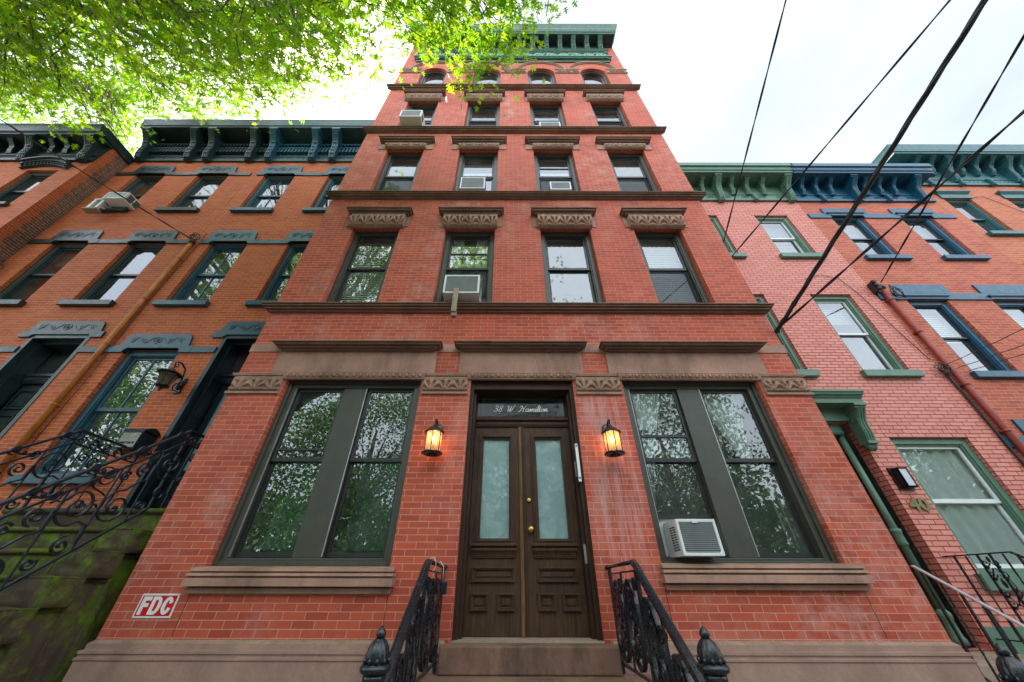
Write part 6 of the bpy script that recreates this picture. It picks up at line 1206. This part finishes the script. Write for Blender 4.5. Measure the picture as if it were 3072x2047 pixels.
# limbs: trunk, then one limb to the middle of each group of twigs, then a twig to every leaf spray
m = MB(); top = Vector((-6.3, -4.6, 5.4))
m.tube([(-6.6, -4.9, -.1), (-6.62, -4.9, .3), (-6.55, -4.8, 2.2), (-6.4, -4.7, 4.0), top], [.36, .29, .25, .23, .20], 12); m.build('trunk', 'trunk_bark', o)
K = 26; cen = CL[rs.choice(len(CL), K, False)].copy()
for it in range(8):
    d = ((CL[:, None]-cen[None])**2).sum(2); lab = d.argmin(1)
    for k in range(K):
        if (lab == k).any(): cen[k] = CL[lab == k].mean(0)
mb = MB(); tw = MB()
for k in range(K):
    g = CL[lab == k]
    if not len(g): continue
    c = Vector(cen[k])
    mid = top.lerp(c, .45)+Vector((rs.uniform(-.4, .4), rs.uniform(-.4, .4), .9)); q1 = mid.lerp(c, .5)+Vector((rs.uniform(-.2, .2), rs.uniform(-.2, .2), .35))
    n_ = 14; path = []
    for i in range(n_+1):
        t = i/n_; a_ = top.lerp(mid, min(1, t*2)); p = top*(1-t)**3+mid*3*t*(1-t)**2+q1*3*t*t*(1-t)+c*t**3
        path.append(p+Vector((sin(i*2.1+k), cos(i*1.7+k), sin(i*1.3))) * .05*(0 < i < n_))
    mb.tube(path, [.10*(1-i/n_)**1.1+.018 for i in range(n_+1)], 7)
    for p in g:
        p = Vector(p); s_ = path[min(n_, max(3, int(n_*(.55+.45*rs.rand()))))]
        md = s_.lerp(p, .55)+Vector((rs.uniform(-.18, .18), rs.uniform(-.18, .18), rs.uniform(0, .22)))
        md2 = s_.lerp(p, .8)+Vector((rs.uniform(-.1, .1), rs.uniform(-.1, .1), rs.uniform(0, .12)))
        tw.tube([s_, md, md2, p], [.012, .009, .006, .003], 4)
mb.build('limbs', 'trunk_bark', o); tw.build('twigs', 'trunk_bark', o)
NL = 28; n = len(CL)*NL
ax = rs.normal(size=(len(CL), 3)); ax[:, 2] = ax[:, 2]*.35-.35; ax /= np.linalg.norm(ax, axis=1)[:, None]
tt = rs.uniform(-1, 1, (len(CL), NL, 1)); off = rs.normal(size=(len(CL), NL, 3))*np.array([.16, .16, .10])
P = (CL[:, None]+ax[:, None]*tt*.42+off).reshape(-1, 3)
R = (ax[:, None]*.7+rs.normal(size=(len(CL), NL, 3))*.8+np.array([0, 0, -.35])).reshape(-1, 3); U = rs.normal(size=(n, 3))*.55+np.array([0, 0, 1.])
leaves_mesh('crown', 'oak_leaf', o, P, R, U, rs.uniform(.08, .145, n), wmul=1.15)
# ---- trees across the street (they show in the window panes)
BLOB = [(0,0),(.28,.15),(.22,.35),(.42,.5),(.2,.72),(0,1),(-.25,.8),(-.38,.5),(-.2,.3),(-.3,.12)]
def park_tree(x, y, h, R0, label, seed, n=26000, grp='trees across the street', base=.12, mat='park_leaf'):
    o = thing('park_tree', label, 'tree', (x, y, 0), grp); r_ = np.random.RandomState(seed)
    m = MB(); m.tube([(x, y, -.15), (x+.1, y, h*.2), (x-.1, y+.1, h*.45), (x, y, h*.7)], [.35, .28, .22, .08], 10); m.build('trunk', 'trunk_bark', o)
    C = []; 
    while len(C) < 90:
        p = r_.uniform(-1, 1, 3)
        if .25 < (p**2).sum() < 1: C.append(p)
    C = np.array(C)*np.array([R0, R0, h*(1-base)/2])+np.array([x, y, h*(1+base)/2])
    m = MB()
    for c in C[:40]: m.tube([(x, y, h*.3+.25*(c[2]-h*.3)), ((x+c[0])/2, (y+c[1])/2, (h*.4+c[2])/2+.3), tuple(c)], [.045, .025, .01], 5)
    m.build('limbs', 'trunk_bark', o)
    idx = r_.randint(0, len(C), n); P = C[idx]+r_.normal(size=(n, 3))*R0*.14
    leaves_mesh('crown', mat, o, P, r_.normal(size=(n, 3)), r_.normal(size=(n, 3))*.8+np.array([0, 0, .6]), r_.uniform(.10, .20, n), BLOB)
park_tree(-8.5, -17, 14, 5.2, 'tall tree across the street seen only as a reflection at the left', 1)
park_tree(1.5, -19, 12, 5.2, 'tree across the street reflected in the door glass', 2)
park_tree(9.5, -16.5, 13, 5.0, 'tree across the street reflected in the right ground floor windows', 3)
park_tree(-20, -11.5, 15, 4.6, 'tree across the street reflected at the far left', 4)
park_tree(21, -13, 11, 4.8, 'tree across the street reflected at the far right', 5)
r_ = np.random.RandomState(21); n = 34000; o = thing('far_trees', 'dense belt of park trees far across the street, mirrored in the panes', 'trees', (0, -27, 0)); o['kind'] = 'stuff'
P = np.stack([r_.uniform(-55, 55, n), r_.uniform(-33, -24, n), 10.5*r_.rand(n)**.8], 1); P[:, 2] *= .75+.25*np.sin(P[:, 0]*.55)*np.sin(P[:, 0]*.21+1)
leaves_mesh('foliage', 'park_leaf', o, P, r_.normal(size=(n, 3)), r_.normal(size=(n, 3))*.8+np.array([0, 0, .6]), r_.uniform(.35, .7, n), BLOB)
